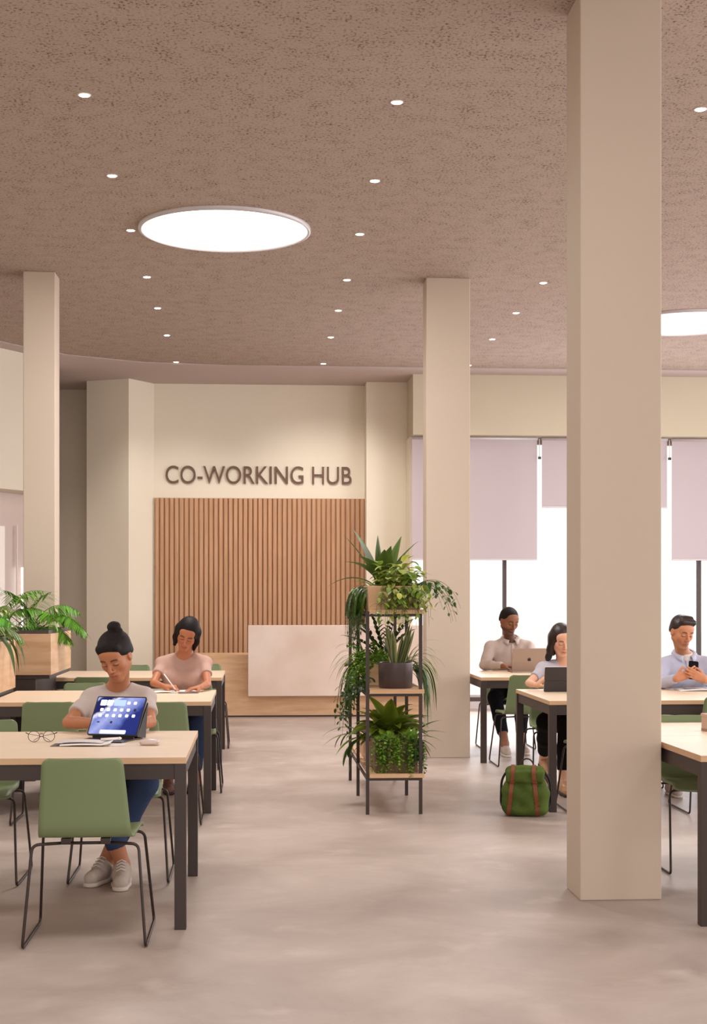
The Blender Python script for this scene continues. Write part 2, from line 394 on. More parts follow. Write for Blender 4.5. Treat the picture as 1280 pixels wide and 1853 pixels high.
# ------------------------------------------------------------------ tables
def table(x0, x1, y0, y1, label):
    t = thing('work_table', label, 'table', ((x0+x1)/2, (y0+y1)/2, 0), group=None)
    hx, hy = (x1-x0)/2, (y1-y0)/2
    bm = bmesh.new(); v = add_box(bm, -hx, hx, -hy, hy, .712, .74)
    for f in bm.faces: f.material_index = 0 if abs(f.calc_center_median().z-.74) < .001 else 1
    obj('tabletop', bm, [M_top, M_edge], t, bevel=.0015)
    bm = bmesh.new(); i = .008
    add_box(bm, -hx+.05, hx-.05, -hy+i, -hy+i+.03, .645, .711); add_box(bm, -hx+.05, hx-.05, hy-i-.03, hy-i, .645, .711)
    add_box(bm, -hx+i, -hx+i+.03, -hy+.05, hy-.05, .645, .711); add_box(bm, hx-i-.03, hx-i, -hy+.05, hy-.05, .645, .711)
    obj('apron', bm, M_dark, t)
    for sx in (-1, 1):
        for sy in (-1, 1):
            a, b = sx*hx, sx*(hx-.05); c, d = sy*hy, sy*(hy-.05)
            box('leg', min(a, b), max(a, b), min(c, d), max(c, d), 0, .7115, M_dark, t, bevel=.002)
    return t
Lx1 = -.305
table(-1.77, Lx1, 6.19, 7.43, 'nearest table on the left, holding the tilted tablet and the eyeglasses')
table(-1.77, Lx1, 9.53, 10.73, 'second table on the left, where the woman in the pink tee writes')
table(-1.765, Lx1, 12.42, 13.62, 'farthest table on the left, in front of the reception')
table(1.915, 3.74, 6.10, 6.98, 'nearest table on the right, only its front corner inside the frame')
table(1.45+.455, 3.74, 6.985, 7.75, 'table pushed behind the nearest right one, carrying the pinkish box')
table(1.935, 3.76, 9.43, 10.67, 'right table where the woman with the dark tablet and the man with the phone sit')
table(1.925, 3.53, 12.28, 13.48, 'farthest right table, with the open laptop, by the window')

# ------------------------------------------------------------------ chairs
def chair_shell():
    prof = [Vector((p[0], p[1])) for p in fillet([Vector((a, b, 0)) for a, b in [(-.262, .778), (-.215, .60), (-.182, .450), (0, .440), (.17, .448), (.245, .424)]], .06, 7)]
    # resample
    s = [0]
    for a, b in zip(prof, prof[1:]): s.append(s[-1]+(b-a).length)
    T = s[-1]; stops = sorted(set([round(x, 4) for x in [0, .002, .006, .012, .02, .03, .04]+list(np.linspace(.06, T-.07, 34))+[T-x for x in (.055, .04, .03, .02, .012, .006, .002, 0)]]))
    rows = []
    for q in stops:
        i = max(k for k in range(len(s)) if s[k] <= q+1e-9); i = min(i, len(s)-2)
        f = (q-s[i])/(s[i+1]-s[i]); p = prof[i].lerp(prof[i+1], f)
        hw = np.interp(q, [0, .33, .45, T], [.161, .188, .196, .208])
        r = .028
        e = min(q, T-q)
        if e < r: hw = hw-r+math.sqrt(max(0, r*r-(r-e)**2))
        rows.append((p, hw, q))
    bm = bmesh.new(); G = []
    n = 16
    for p, hw, q in rows:
        row = []
        curve = np.interp(q, [0, .3, .42, T], [.012, .012, .004, .0])
        for j in range(n+1):
            u = -1+2*j/n
            row.append(bm.verts.new((u*hw, p.x+curve*u*u, p.y+(.008*u*u if q > .42 else 0))))
        G.append(row)
    for a, b in zip(G, G[1:]):
        for j in range(n): bm.faces.new((a[j], a[j+1], b[j+1], b[j]))
    return bm
def make_chair(label):
    t = thing('sled_chair', label, 'chair')
    o = obj('seat_shell', chair_shell(), M_green, t, smooth=True)
    m = o.modifiers.new('thick', 'SOLIDIFY'); m.thickness = .012; m.offset = 0
    for s in (-1, 1):
        bm = bmesh.new()
        pts = [(s*.10, -.13, .420), (s*.215, -.15, .417), (s*.247, -.20, .008), (s*.247, .29, .008), (s*.215, .16, .417), (s*.10, .15, .424)]
        add_tube(bm, fillet(pts, .03, 5), .0065, 8); obj('sled_leg', bm, M_tube, t)
    for y in (-.13, .15):
        bm = bmesh.new(); add_tube(bm, [(-.101, y, .420+(.004 if y > 0 else 0)), (.101, y, .420+(.004 if y > 0 else 0))], .0065, 8); 
        add_box(bm, -.10, -.06, y-.012, y+.012, .418, .440); add_box(bm, .06, .10, y-.012, y+.012, .418, .440)
        obj('cross_bar', bm, M_tube, t)
    return t
G1 = None
chairs = [ # X, Y, rot, label
 (-.70, 6.07, 0, 'sage green chair with its back to the camera, pulled up to the nearest left table'),
 (-1.43, 7.45, PI, 'sage green chair across the nearest left table, below the eyeglasses, cut by the left edge'),
 (-.69, 7.47, PI, 'sage green chair under the person in the grey tee with a hair bun'),
 (-.60, 9.21, 0, 'sage green chair with its back to the camera, right one at the second left table'),
 (-1.29, 9.26, 0, 'sage green chair with its back to the camera, left one at the second left table'),
 (-1.30, 10.76, PI, 'empty sage green chair facing us across the second left table, beside the grey tee sleeve'),
 (-.51, 10.78, PI, 'sage green chair under the woman in the pink tee'),
 (-1.33, 12.10, 0, 'darker green chair back at the near side of the farthest left table, by the planter'),
 (-.57, 12.10, 0, 'green chair at the near side of the farthest left table, behind the woman in pink'),
 (-1.20, 13.72, PI, 'green chair top peeking over the farthest left table beside the hair bun'),
 (-.52, 13.90, PI, 'green chair top peeking over the farthest left table right of the woman in pink'),
 (2.27, 12.16, 0, 'sage green chair with its back to us at the laptop table'),
 (2.36, 13.62, PI, 'sage green chair under the man in the light grey shirt'),
 (2.28, 10.80, PI, 'sage green chair under the woman with the dark tablet'),
 (3.26, 10.80, PI, 'sage green chair under the man holding a phone'),
 (2.30, 9.50, 0, 'sage green chair hidden mostly by the large pillar, its dark runner beside the backpack'),
 (3.08, 9.46, 0, 'darker sage chair back at the right edge before the man with the phone'),
 (2.36, 7.52, PI, 'sage green chair across the nearest right table, right behind the large pillar'),
]
proto = None
for (x, y, rz, lab) in chairs:
    if proto is None: proto = make_chair(lab); proto.location = (x, y, 0); proto.rotation_euler.z = rz
    else: dup(proto, (x, y, 0), rz, lab)
# ================================================================== organic shapes from blended volumes
class Vol:
    """signed distance grid; parts are blended in, then meshed (one closed surface)"""
    def __init__(s, lo, hi, h):
        s.lo = np.array(lo, np.float32); s.h = h
        s.n = np.ceil((np.array(hi)-np.array(lo))/h).astype(int)+1
        s.f = np.full(s.n, .06, np.float32)
    def sub(s, lo, hi, pad):
        a = np.clip(np.floor((np.array(lo)-pad-s.lo)/s.h).astype(int), 0, s.n-1)
        b = np.clip(np.ceil((np.array(hi)+pad-s.lo)/s.h).astype(int)+1, 1, s.n)
        if np.any(b <= a): return None
        X = [(s.lo[i]+s.h*np.arange(a[i], b[i])).astype(np.float32) for i in range(3)]
        G = np.meshgrid(*X, indexing='ij')
        return tuple(slice(a[i], b[i]) for i in range(3)), G
    def put(s, sl, d, k, op):
        f = s.f[sl]
        if op == 'u':
            if k > 0:
                h = np.maximum(k-np.abs(f-d), 0)/k; r = np.minimum(f, d)-h*h*k*.25
            else: r = np.minimum(f, d)
        elif op == 'd':
            d = -d
            if k > 0:
                h = np.maximum(k-np.abs(f-d), 0)/k; r = np.maximum(f, d)+h*h*k*.25
            else: r = np.maximum(f, d)
        else: r = np.maximum(f, d)
        s.f[sl] = r
    def cone(s, a, b, ra, rb, k=.01, op='u', squash=None):
        a = np.array(a, float); b = np.array(b, float); R = max(ra, rb)
        q = s.sub(np.minimum(a, b)-R, np.maximum(a, b)+R, .05)
        if q is None: return s
        sl, G = q; ab = b-a; L2 = max((ab*ab).sum(), 1e-9)
        P = [G[i]-a[i] for i in range(3)]
        t = np.clip((P[0]*ab[0]+P[1]*ab[1]+P[2]*ab[2])/L2, 0, 1)
        d = np.sqrt(sum((P[i]-t*ab[i])**2 for i in range(3)))-(ra+(rb-ra)*t)
        s.put(sl, d.astype(np.float32), k, op); return s
    def ell(s, c, r, k=.01, op='u', R=None):
        c = np.array(c, float); r = np.array(r, float); m = r.max()
        q = s.sub(c-m, c+m, .05)
        if q is None: return s
        sl, G = q; P = [G[i]-c[i] for i in range(3)]
        if R is not None:
            R = np.array(R); P = [sum(R[j][i]*P[j] for j in range(3)) for i in range(3)]
        k0 = np.sqrt(sum((P[i]/r[i])**2 for i in range(3))); k1 = np.sqrt(sum((P[i]/r[i]**2)**2 for i in range(3)))+1e-9
        s.put(sl, (k0*(k0-1)/k1).astype(np.float32), k, op); return s
    def rbox(s, c, half, rad, k=.01, op='u', R=None):
        c = np.array(c, float); m = np.linalg.norm(half)
        q = s.sub(c-m, c+m, .05)
        if q is None: return s
        sl, G = q; P = [G[i]-c[i] for i in range(3)]
        if R is not None:
            R = np.array(R); P = [sum(R[j][i]*P[j] for j in range(3)) for i in range(3)]
        Q = [np.abs(P[i])-half[i]+rad for i in range(3)]
        d = np.sqrt(sum(np.maximum(x, 0)**2 for x in Q))+np.minimum(np.maximum(np.maximum(Q[0], Q[1]), Q[2]), 0)-rad
        s.put(sl, d.astype(np.float32), k, op); return s
    def plane(s, p, n, k=.004, op='d'):
        """cut away the side the normal points to"""
        X = [(s.lo[i]+s.h*np.arange(s.n[i])).astype(np.float32) for i in range(3)]
        n = np.array(n, float)/np.linalg.norm(n); G = np.meshgrid(*X, indexing='ij', sparse=True)
        d = -(sum((G[i]-p[i])*n[i] for i in range(3)))
        f = s.f; dd = -d
        h = np.maximum(k-np.abs(f-dd), 0)/k; s.f = (np.maximum(f, dd)+h*h*k*.25).astype(np.float32); return s
    def grid(s):
        X = [(s.lo[i]+s.h*np.arange(s.n[i])).astype(np.float32) for i in range(3)]
        return np.meshgrid(*X, indexing='ij', sparse=True)
    def mesh(s):
        f = s.f; ins = f < 0; n = f.shape
        c = np.zeros((n[0]-1, n[1]-1, n[2]-1), np.int8)
        for dx in (0, 1):
            for dy in (0, 1):
                for dz in (0, 1): c += ins[dx:n[0]-1+dx, dy:n[1]-1+dy, dz:n[2]-1+dz]
        act = (c > 0) & (c < 8); I = np.argwhere(act); idx = -np.ones(c.shape, np.int64); idx[act] = np.arange(len(I))
        acc = np.zeros((len(I), 3)); cnt = np.zeros(len(I)); C = [(a, b, d) for a in (0, 1) for b in (0, 1) for d in (0, 1)]
        val = {q: f[I[:, 0]+q[0], I[:, 1]+q[1], I[:, 2]+q[2]] for q in C}
        for q in C:
            for ax in range(3):
                if q[ax] == 0:
                    r = list(q); r[ax] = 1; r = tuple(r); A, B = val[q], val[r]; m = (A < 0) != (B < 0)
                    t = np.where(m, A/(A-B+1e-12), 0); p = np.zeros((len(I), 3)); p += q; p[:, ax] += t
                    acc[m] += p[m]; cnt[m] += 1
        V = (I+acc/cnt[:, None])*s.h+s.lo
        F = []
        for ax in range(3):
            sl0 = [slice(1, n[i]-1) for i in range(3)]; sl1 = list(sl0); sl0[ax] = slice(0, n[ax]-1); sl1[ax] = slice(1, n[ax])
            A = ins[tuple(sl0)]; B = ins[tuple(sl1)]; E = np.argwhere(A != B)
            if not len(E): continue
            fl = A[tuple(E.T)]; off = np.array([0 if i == ax else 1 for i in range(3)]); E = E+off
            u, v = [(1, 2), (2, 0), (0, 1)][ax]
            def g(du, dv):
                Q = E.copy(); Q[:, u] -= du; Q[:, v] -= dv; return idx[Q[:, 0], Q[:, 1], Q[:, 2]]
            q4 = np.stack([g(0, 0), g(1, 0), g(1, 1), g(0, 1)], 1)
            q4[~fl] = q4[~fl][:, ::-1]; F.append(q4)
        return V, np.concatenate(F)
def smooth_verts(V, F, it=2, lam=.5):
    n = len(V); E = np.concatenate([F[:, [0, 1]], F[:, [1, 2]], F[:, [2, 3]], F[:, [3, 0]]])
    for _ in range(it):
        acc = np.zeros((n, 3)); cnt = np.zeros(n)
        for a, b in ((0, 1), (1, 0)):
            for i in range(3): acc[:, i] += np.bincount(E[:, a], V[E[:, b], i], n)
            cnt += np.bincount(E[:, a], minlength=n)
        V = V+lam*(acc/cnt[:, None]-V)
    return V
def np_mesh(name, V, F, mats, parent=None, color=None, sm=1):
    if sm: V = smooth_verts(V, F, sm)
    me = bpy.data.meshes.new(name); me.vertices.add(len(V)); me.vertices.foreach_set('co', V.astype(np.float32).ravel())
    me.loops.add(F.size); me.loops.foreach_set('vertex_index', F.astype(np.int32).ravel())
    me.polygons.add(len(F)); me.polygons.foreach_set('loop_start', np.arange(0, F.size, 4, dtype=np.int32))
    me.polygons.foreach_set('loop_total', np.full(len(F), 4, np.int32)) if 0 else None
    me.update(calc_edges=True); me.validate()
    me.polygons.foreach_set('use_smooth', [True]*len(me.polygons))
    if color is not None:
        ca = me.color_attributes.new('tone', 'FLOAT_COLOR', 'POINT'); ca.data.foreach_set('color', np.c_[color, np.ones(len(color))].astype(np.float32).ravel())
    return link(name, me, parent, mats)

def skin_mat(name):
    m = mat(name, '#c08060', .5, attr='tone', spec=.35, bump=.03, bscale=300)
    b = m.node_tree.nodes['Principled BSDF']; b.inputs['Subsurface Weight'].default_value = .12
    b.inputs['Subsurface Radius'].default_value = (.012, .005, .003); b.inputs['Subsurface Scale'].default_value = .6
    return m
M_skin = skin_mat('skin')
M_hair = mat('dark_hair', '#1c1212', .6, spec=.22, stretch=(1, 1, .12), var=.45, vscale=120, bump=.18, bscale=160)

def rotm(yaw, pitch, roll):
    # yaw>0 turns the face to the right of the picture, pitch>0 looks down, roll>0 tips the crown to the right of the picture
    return np.array((Matrix.Rotation(yaw, 3, 'Z') @ Matrix.Rotation(pitch, 3, 'X') @ Matrix.Rotation(roll, 3, 'Y')))
def unit(v): v = np.array(v, float); return v/np.linalg.norm(v)
def hand(v, W, d, n, side, curl=(.5, .6, .4), spread=.12, s=1.0, tcurl=.3, tout=.9, curls=None):
    """W wrist, d towards the fingers, n out of the palm, side +1/-1 picks where the thumb leaves"""
    W = np.array(W, float); d = unit(d); n = np.array(n, float); n = unit(n-d*np.dot(n, d)); l = np.cross(d, n)*side
    kn = []
    for i, (off, ln) in enumerate(((.027, .088), (.009, .092), (-.009, .088), (-.026, .080))):
        K = W+(d*ln+l*off)*s; kn.append(K)
        v.cone(W+(l*off*.55+d*.008)*s, K-n*.001, .0155*s, .0105*s, .012)
    v.cone(W, W+d*.03*s, .0195*s, .0165*s, .012)
    L4 = ((.043, .025, .020), (.047, .029, .021), (.044, .027, .020), (.034, .020, .017))
    for i, K in enumerate(kn):
        fd = unit(d+l*spread*(1.5-i)*.66); ang = 0; p = K; r = (.0092, .0095, .009, .008)[i]*s
        c = curls[i] if curls else curl
        for j in range(3):
            ang += c[j]*(1+.08*i); q = fd*math.cos(ang)+n*math.sin(ang)
            p2 = p+q*L4[i][j]*s; v.cone(p, p2, r*(1-.09*j), r*(.91-.09*j), .004 if j else .008); p = p2
    # thumb from the side of the palm near its base
    b = W+(l*.020+d*.018+n*.006)*s; q = unit(d*.75+l*tout+n*.35); p1 = b+q*.040*s; v.cone(b, p1, .0155*s, .0112*s, .012)
    q = unit(q*.7+d*.6+n*tcurl); p2 = p1+q*.032*s; v.cone(p1, p2, .0108*s, .0098*s, .005)
    q = unit(q*.8+d*.3+n*tcurl-l*.2); v.cone(p2, p2+q*.026*s, .0098*s, .0082*s, .004)

def head_parts(v, H, O, s=1.0, jaw=1.0, female=0):
    """H rotation, O head centre (between the eyes, inside the skull)"""
    T = lambda *p: O+H @ (np.array(p)*s)
    def E(c, r, k=.01, op='u'): v.ell(T(*c), np.array(r)*s, k, op, R=H)
    def C(a, b, ra, rb, k=.01, op='u'): v.cone(T(*a), T(*b), ra*s, rb*s, k, op)
    E((0, .022, .032), (.074, .095, .084), .01)
    E((0, -.012, -.028), (.060*jaw, .072, .078), .03)
    for q in (-1, 1):
        C((q*.050*jaw, .012, -.05), (q*.022, -.052, -.096), .020, .017, .025)
        E((q*.040*jaw, -.048, -.020), (.022*jaw, .022, .026), .02)
    C((-.012, -.066, -.101), (.012, -.066, -.101), .0145, .0145, .02)
    E((0, -.055, .045), (.055, .028, .036), .03)                              # forehead
    for q in (-1, 1):
        C((q*.014, -.080, .021), (q*.044, -.070, .020), .0075, .007, .012)     # brow
        E((q*.031, -.092, .002), (.018, .016, .0115), .012, 'd')               # socket
        E((q*.031, -.0715, .001), (.0145, .0125, .0115), .004)                  # lid over the eye
        C((q*.031-.011, -.079, -.006), (q*.031+.011, -.079, -.006), .003, .003, .003)
    C((0, -.080, .016), (0, -.104, -.028), .0065, .0098, .012)
    E((0, -.103, -.031), (.0105, .0095, .0085), .006)
    for q in (-1, 1): E((q*.0125, -.090, -.035), (.0075, .0095, .0065), .005)
    E((0, -.070, -.062), (.030, .022, .022), .015)
    C((-.022, -.083, -.061), (-.004, -.0925, -.057), .0036, .0055, .004); C((.022, -.083, -.061), (.004, -.0925, -.057), .0036, .0055, .004)
    C((-.019, -.083, -.0645), (0, -.0905, -.068), .0038, .0066, .004); C((.019, -.083, -.0645), (0, -.0905, -.068), .0038, .0066, .004)
    C((-.02, -.099, -.0627), (.02, -.099, -.0627), .0022, .0022, .003, 'd') if 0 else None
    for q in (-1, 1):
        E((q*.076, .014, -.006), (.009, .019, .031), .006); E((q*.085, .010, -.002), (.006, .010, .017), .004, 'd')
def head_tone(V, base, H, O, s, lip, brow, beard=0, brow_w=.0042):
    P = ((V-O) @ H)/s        # head-local
    x, y, z = P.T; col = np.tile(np.array(base), (len(V), 1))
    near = (y < -.03) & (np.abs(x) < .08) & (z > -.13) & (z < .12)
    def blend(w, c):
        w = np.clip(w, 0, 1)[:, None]; col[:] = col*(1-w)+np.array(c)*w
    dark = np.array(base)*np.array((.62, .5, .48)); red = np.array(base)*np.array((1.08, .82, .8))
    blend(near*np.exp(-((np.abs(x)-.04)**2+(z+.03)**2)/.018**2)*.35, red)
    blend(near*np.exp(-(x**2+(z+.034)**2)/.014**2)*.3, red)
    ax = np.abs(x)
    bz = .0235+.003*np.sin((ax-.012)/.036*PI)
    if beard: blend((y < -.0)*np.clip(((-.045+.012*np.exp(-(x/.03)**2)) - z)/.012, 0, 1)*np.clip((y+.14)/.02, 0, 1)*beard, np.array(brow)*1.6+np.array(base)*.15)
    if beard: blend(near*np.exp(-((z+.051)/.004)**2)*(ax < .024)*beard*.7, brow)
    blend(near*np.clip(1.6-np.abs(z-bz)/brow_w, 0, 1)*np.clip((ax-.010)/.005, 0, 1)*np.clip((.052-ax)/.008, 0, 1)*.9, brow)
    blend(near*(y < -.055)*np.clip(1.5-np.abs(z+.0065-.0028*((ax-.031)/.014)**2)/.0022, 0, 1)*np.clip((.0175-np.abs(ax-.031))/.003, 0, 1), np.array(brow)*.8)
    blend(near*np.clip(1.4-(np.abs(z-.0115)/.002), 0, 1)*np.clip((.015-np.abs(ax-.031))/.004, 0, 1)*.35, dark)
    m = np.sqrt((x/.027)**2+((z+.0625)/.0095)**2)
    blend(near*(y < -.07)*np.clip((1.05-m)/.2, 0, 1)*.85, lip)
    blend(near*(y < -.06)*np.clip(1.5-np.abs(z+.0625)/.0012, 0, 1)*np.clip((.025-ax)/.003, 0, 1)*.8, dark*.6)
    for q in (-1, 1): blend(near*np.exp(-((x-q*.007)**2+(z+.0405)**2)/.0035**2)*.7, dark*.6)
    return col

def fabric(name, hexc, bump=.15, bs=22, **k):
    return mat(name, hexc, .88, spec=.15, bump=bump, bscale=bs, **k)

def person(P):
    """P: joints in room coordinates and looks; makes one thing with its clothes as children"""
    g = P.get; J = {k: np.array(v, float) for k, v in P['J'].items()}
    s = g('s', 1.0); h = g('h', .0045); hs = g('hs', 1.0)
    root = thing('person', P['label'], 'person', (J['pelvis'][0], J['pelvis'][1], 0), group=None); off = np.array((J['pelvis'][0], J['pelvis'][1], 0))
    J = {k: v-off for k, v in J.items()}
    H = rotm(*[math.radians(a) for a in P['head']]); O = J['face']-H @ (np.array((0, -.082, 0))*hs)
    fem = g('female', 0); wd = g('wide', 1.0)
    allp = np.array(list(J.values())+[O]); lo = allp.min(0)-.17; hi = allp.max(0)+.17; lo[2] = -.01; hi[2] = O[2]+.17
    v = Vol(lo, hi, h)
    pel, nk = J['pelvis'], J['neck']; SL, SR = J['shl']+(0, 0, -.010), J['shr']+(0, 0, -.010); mid = (SL+SR)/2
    ch = pel*.36+mid*.64; waist = pel*.68+mid*.32
    def torso(v, e=0.0, k=.03):
        v.ell(pel, (.165*wd+e, .115+e, .105+e), k); v.cone(waist+(-.045*wd, 0, 0), waist+(.045*wd, 0, 0), .092+e, .092+e, .06)
        v.cone(ch+(-.052*wd, 0, 0), ch+(.052*wd, 0, 0), .098+e, .098+e, .05)
        v.cone(SL*.74+SR*.26+(0, .01, -.04), SR*.74+SL*.26+(0, .01, -.04), .074+e*.8, .074+e*.8, .04)
        for S in (SL, SR): v.cone(nk+(0, .012, -.012), S, .046+e*.5, .046+e*.8, .03)
        if fem:
            for q in (-1, 1): v.ell(ch+(q*.070, -.082, .012), (.062+e, .058+e, .06+e), .035)
    torso(v)
    neck_top = O+H @ (np.array((0, .028, -.055))*hs)
    v.cone(nk+(0, .012, -.03), neck_top, .054*g('neckr', 1), .050*g('neckr', 1), .03)
    head_parts(v, H, O, hs, g('jaw', 1.0), fem)
    arms = {}
    for q, S in (('l', SL), ('r', SR)):
        E_, W_ = J['el'+q], J['wr'+q]; r = g('arm', 1.0)
        v.cone(S, E_, .042*r, .0315*r, .02); v.cone(E_, E_*.72+W_*.28, .0305*r, .0315*r, .004); v.cone(E_*.72+W_*.28, W_, .0322*r, .0205*r, .004)
        hd = P['hand'+q]
        hand(v, W_, hd['d'], hd['n'], hd['side'], hd.get('curl', (.45, .55, .35)), hd.get('spread', .12), g('hands', .95), hd.get('tcurl', .3), hd.get('tout', .9), hd.get('curls'))
    for q in ('l', 'r'):
        hp, kn, an = J['hip'+q], J['kn'+q], J['an'+q]
        v.cone(hp, kn, .082, .056, .03); v.cone(kn, kn*.6+an*.4, .054, .052, .02); v.cone(kn*.6+an*.4, an, .052, .036, .02)
        td = unit(P['toe'+q]); v.cone(an+(0, 0, -.03), np.array((an[0], an[1], .045))+td*.10, .036, .028, .03) if g('lowfoot', 1) else None
    V, F = v.mesh(); V = smooth_verts(V, F, 1)
    col = head_tone(V, P['skin'], H, O, hs, P['lip'], P['brow'], g('beard', 0))
    np_mesh('body', V, F, M_skin, root, col, sm=0)
    # ---- top garment
    hg = .0065
    v = Vol(lo, hi, hg); e = g('ease', .014)
    sl = g('sleeve', .62)
    cuts = []
    for q, S in (('l', SL), ('r', SR)):
        E_, W_ = J['el'+q], J['wr'+q]; r = g('arm', 1.0)
        if sl <= 1:
            p = S+(E_-S)*sl; v.cone(S, p+(E_-S)*.06, .050*r, .049*r, .02); cuts.append((p, E_-S))
        else:
            p = W_*.93+E_*.07; v.cone(S, E_, .051*r, .043*r, .02); v.cone(E_, E_*.6+W_*.4, .043*r, .040*r, .012); v.cone(E_*.6+W_*.4, p, .040*r, .031*r, .012); cuts.append((p+unit(W_-E_)*.0, W_-E_))
    for p, n in cuts:                                       # hem of each sleeve: only near the arm
        n = unit(n); q = v.sub(np.array(p)-.10, np.array(p)+.10, 0)
        sl_, GG = q; dd = sum((GG[i]-p[i])*n[i] for i in range(3)); rr = np.sqrt(sum((GG[i]-p[i]-n[i]*dd)**2 for i in range(3)))
        m = (rr < .085); f = v.f[sl_]; v.f[sl_] = np.where(m & (dd > -.001) & (dd < .09), np.maximum(f, dd), f)
    torso(v, e, .03)
    # soft drag folds
    G = v.grid(); nz = (np.sin(G[0]*38+G[2]*23+np.sin(G[1]*30)*1.3)*np.sin(G[2]*31-G[0]*17+1.7)+.5*np.sin(G[0]*71-G[2]*60+G[1]*40))
    v.f += (nz*g('fold', .0022)).astype(np.float32)
    v.plane(pel+(0, 0, -.06), (0, 0, -1))
    nl = g('neckline', (.066, .062, .04)); c = nk+np.array(g('neckoff', (0, -.028, .035)))
    v.ell(c, (nl[0], nl[1]+.01, nl[2]+.03), .006, 'd'); v.cone(nk+(0, .01, .0), neck_top+(0, 0, .03), .064, .06, .004, 'd')
    V, F = v.mesh(); top = np_mesh(P['top_name'], V, F, P['top_mat'], root, sm=1)
    if P.get('top_label'): top['label'] = P['top_label']
    # ---- trousers
    v = Vol(lo, hi, .008); v.ell(pel+(0, 0, -.015), (.172*wd, .125, .095), .02)
    cut2 = []
    for q in ('l', 'r'):
        hp, kn, an = J['hip'+q], J['kn'+q], J['an'+q]; ce = an*.80+kn*.20
        v.cone(hp, kn, .094, .068, .03); v.cone(kn, kn*.55+an*.45, .066, .060, .02); v.cone(kn*.55+an*.45, ce, .060, .052, .02)
        n = unit(an-kn); Q = v.sub(ce-.11, ce+.11, 0); sl_, GG = Q; dd = sum((GG[i]-ce[i])*n[i] for i in range(3)); rr = np.sqrt(sum((GG[i]-ce[i]-n[i]*dd)**2 for i in range(3)))
        f = v.f[sl_]; v.f[sl_] = np.where((rr < .075) & (dd > 0), np.maximum(f, dd), f)
    V, F = v.mesh(); np_mesh('trousers', V, F, P['leg_mat'], root, sm=1)
    # ---- shoes
    for q in ('l', 'r'):
        an = J['an'+q]; td = unit(P['toe'+q]); lift = g('lift'+q, 0.0)
        base = np.array((an[0], an[1], an[2]-.085)) if lift else np.array((an[0], an[1], .0)); up = unit(np.array((0, 0, 1))-td*td[2]); sd = np.cross(td, up)
        K_ = g('shoek', 1.0); A = lambda a, b, c_: base+(td*a+sd*b+up*c_)*K_
        v = Vol(base-.24, base+.24, .005)
        v.cone(A(-.035, 0, .045), A(.06, 0, .045), .038*K_, .036*K_, .02); v.cone(A(.06, 0, .040), A(.165, .0, .036), .037*K_, .031*K_, .02); v.cone(A(-.03, 0, .05), A(-.02, 0, .085), .036*K_, .036*K_, .02); v.cone(A(.0, 0, .08), A(.07, 0, .06), .032*K_, .03*K_, .02)
        v.plane(A(0, 0, .014), -up)
        v.cone(an+(an-J['kn'+q])*-.12, an+(0, 0, -.015), .037, .036, .004, 'd')
        V, F = v.mesh(); sh = np_mesh('shoe', V, F, P['shoe_mat'], root, sm=1)
        v = Vol(base-.24, base+.24, .005); v.cone(A(-.032, 0, .012), A(.08, 0, .012), .041*K_, .040*K_, .02); v.cone(A(.08, 0, .012), A(.165, 0, .012), .040*K_, .035*K_, .02)
        v.plane(A(0, 0, .020), up, .003); v.plane(A(0, 0, .001), -up, .003)
        V, F = v.mesh(); np_mesh('sole', V, F, P['sole_mat'], sh, sm=1)
        if g('laces'):
            bm = bmesh.new()
            for i in range(4):
                a0 = .045+i*.02; zc = .107-i*.009
                add_tube(bm, [A(a0, -.02, zc-.006), A(a0+.006, 0, zc+.004), A(a0+.012, .02, zc-.006)], .0026, 6)
            obj('laces', bm, mat('lace_white', '#d8cdc4', .8), sh)
    # ---- hair
    hb = g('hair')
    v = Vol(O-.26, O+.26, .0055); T = lambda *p: O+H @ (np.array(p)*hs)
    hb(v, T, H, hs)
    V, F = v.mesh(); np_mesh('hair', V, F, P['hair_mat'], root, sm=1)
    return root, O+off, H
def hair_cap(v, T, H, s, grow=.010, cut=(0, -.098, -.030, .070, .075, .088), low=.012, slope=.7):
    v.ell(T(0, .024, .034), np.array((.074+grow, .095+grow, .084+grow))*s, .01, R=H)
    v.ell(T(0, .045, -.01), np.array((.068+grow, .070+grow, .075))*s, .02, R=H)
    v.ell(T(*cut[:3]), np.array(cut[3:])*s, .016, 'd', R=H)
    v.plane(T(0, .01, low), H @ np.array((0, -slope, -1)), .024)
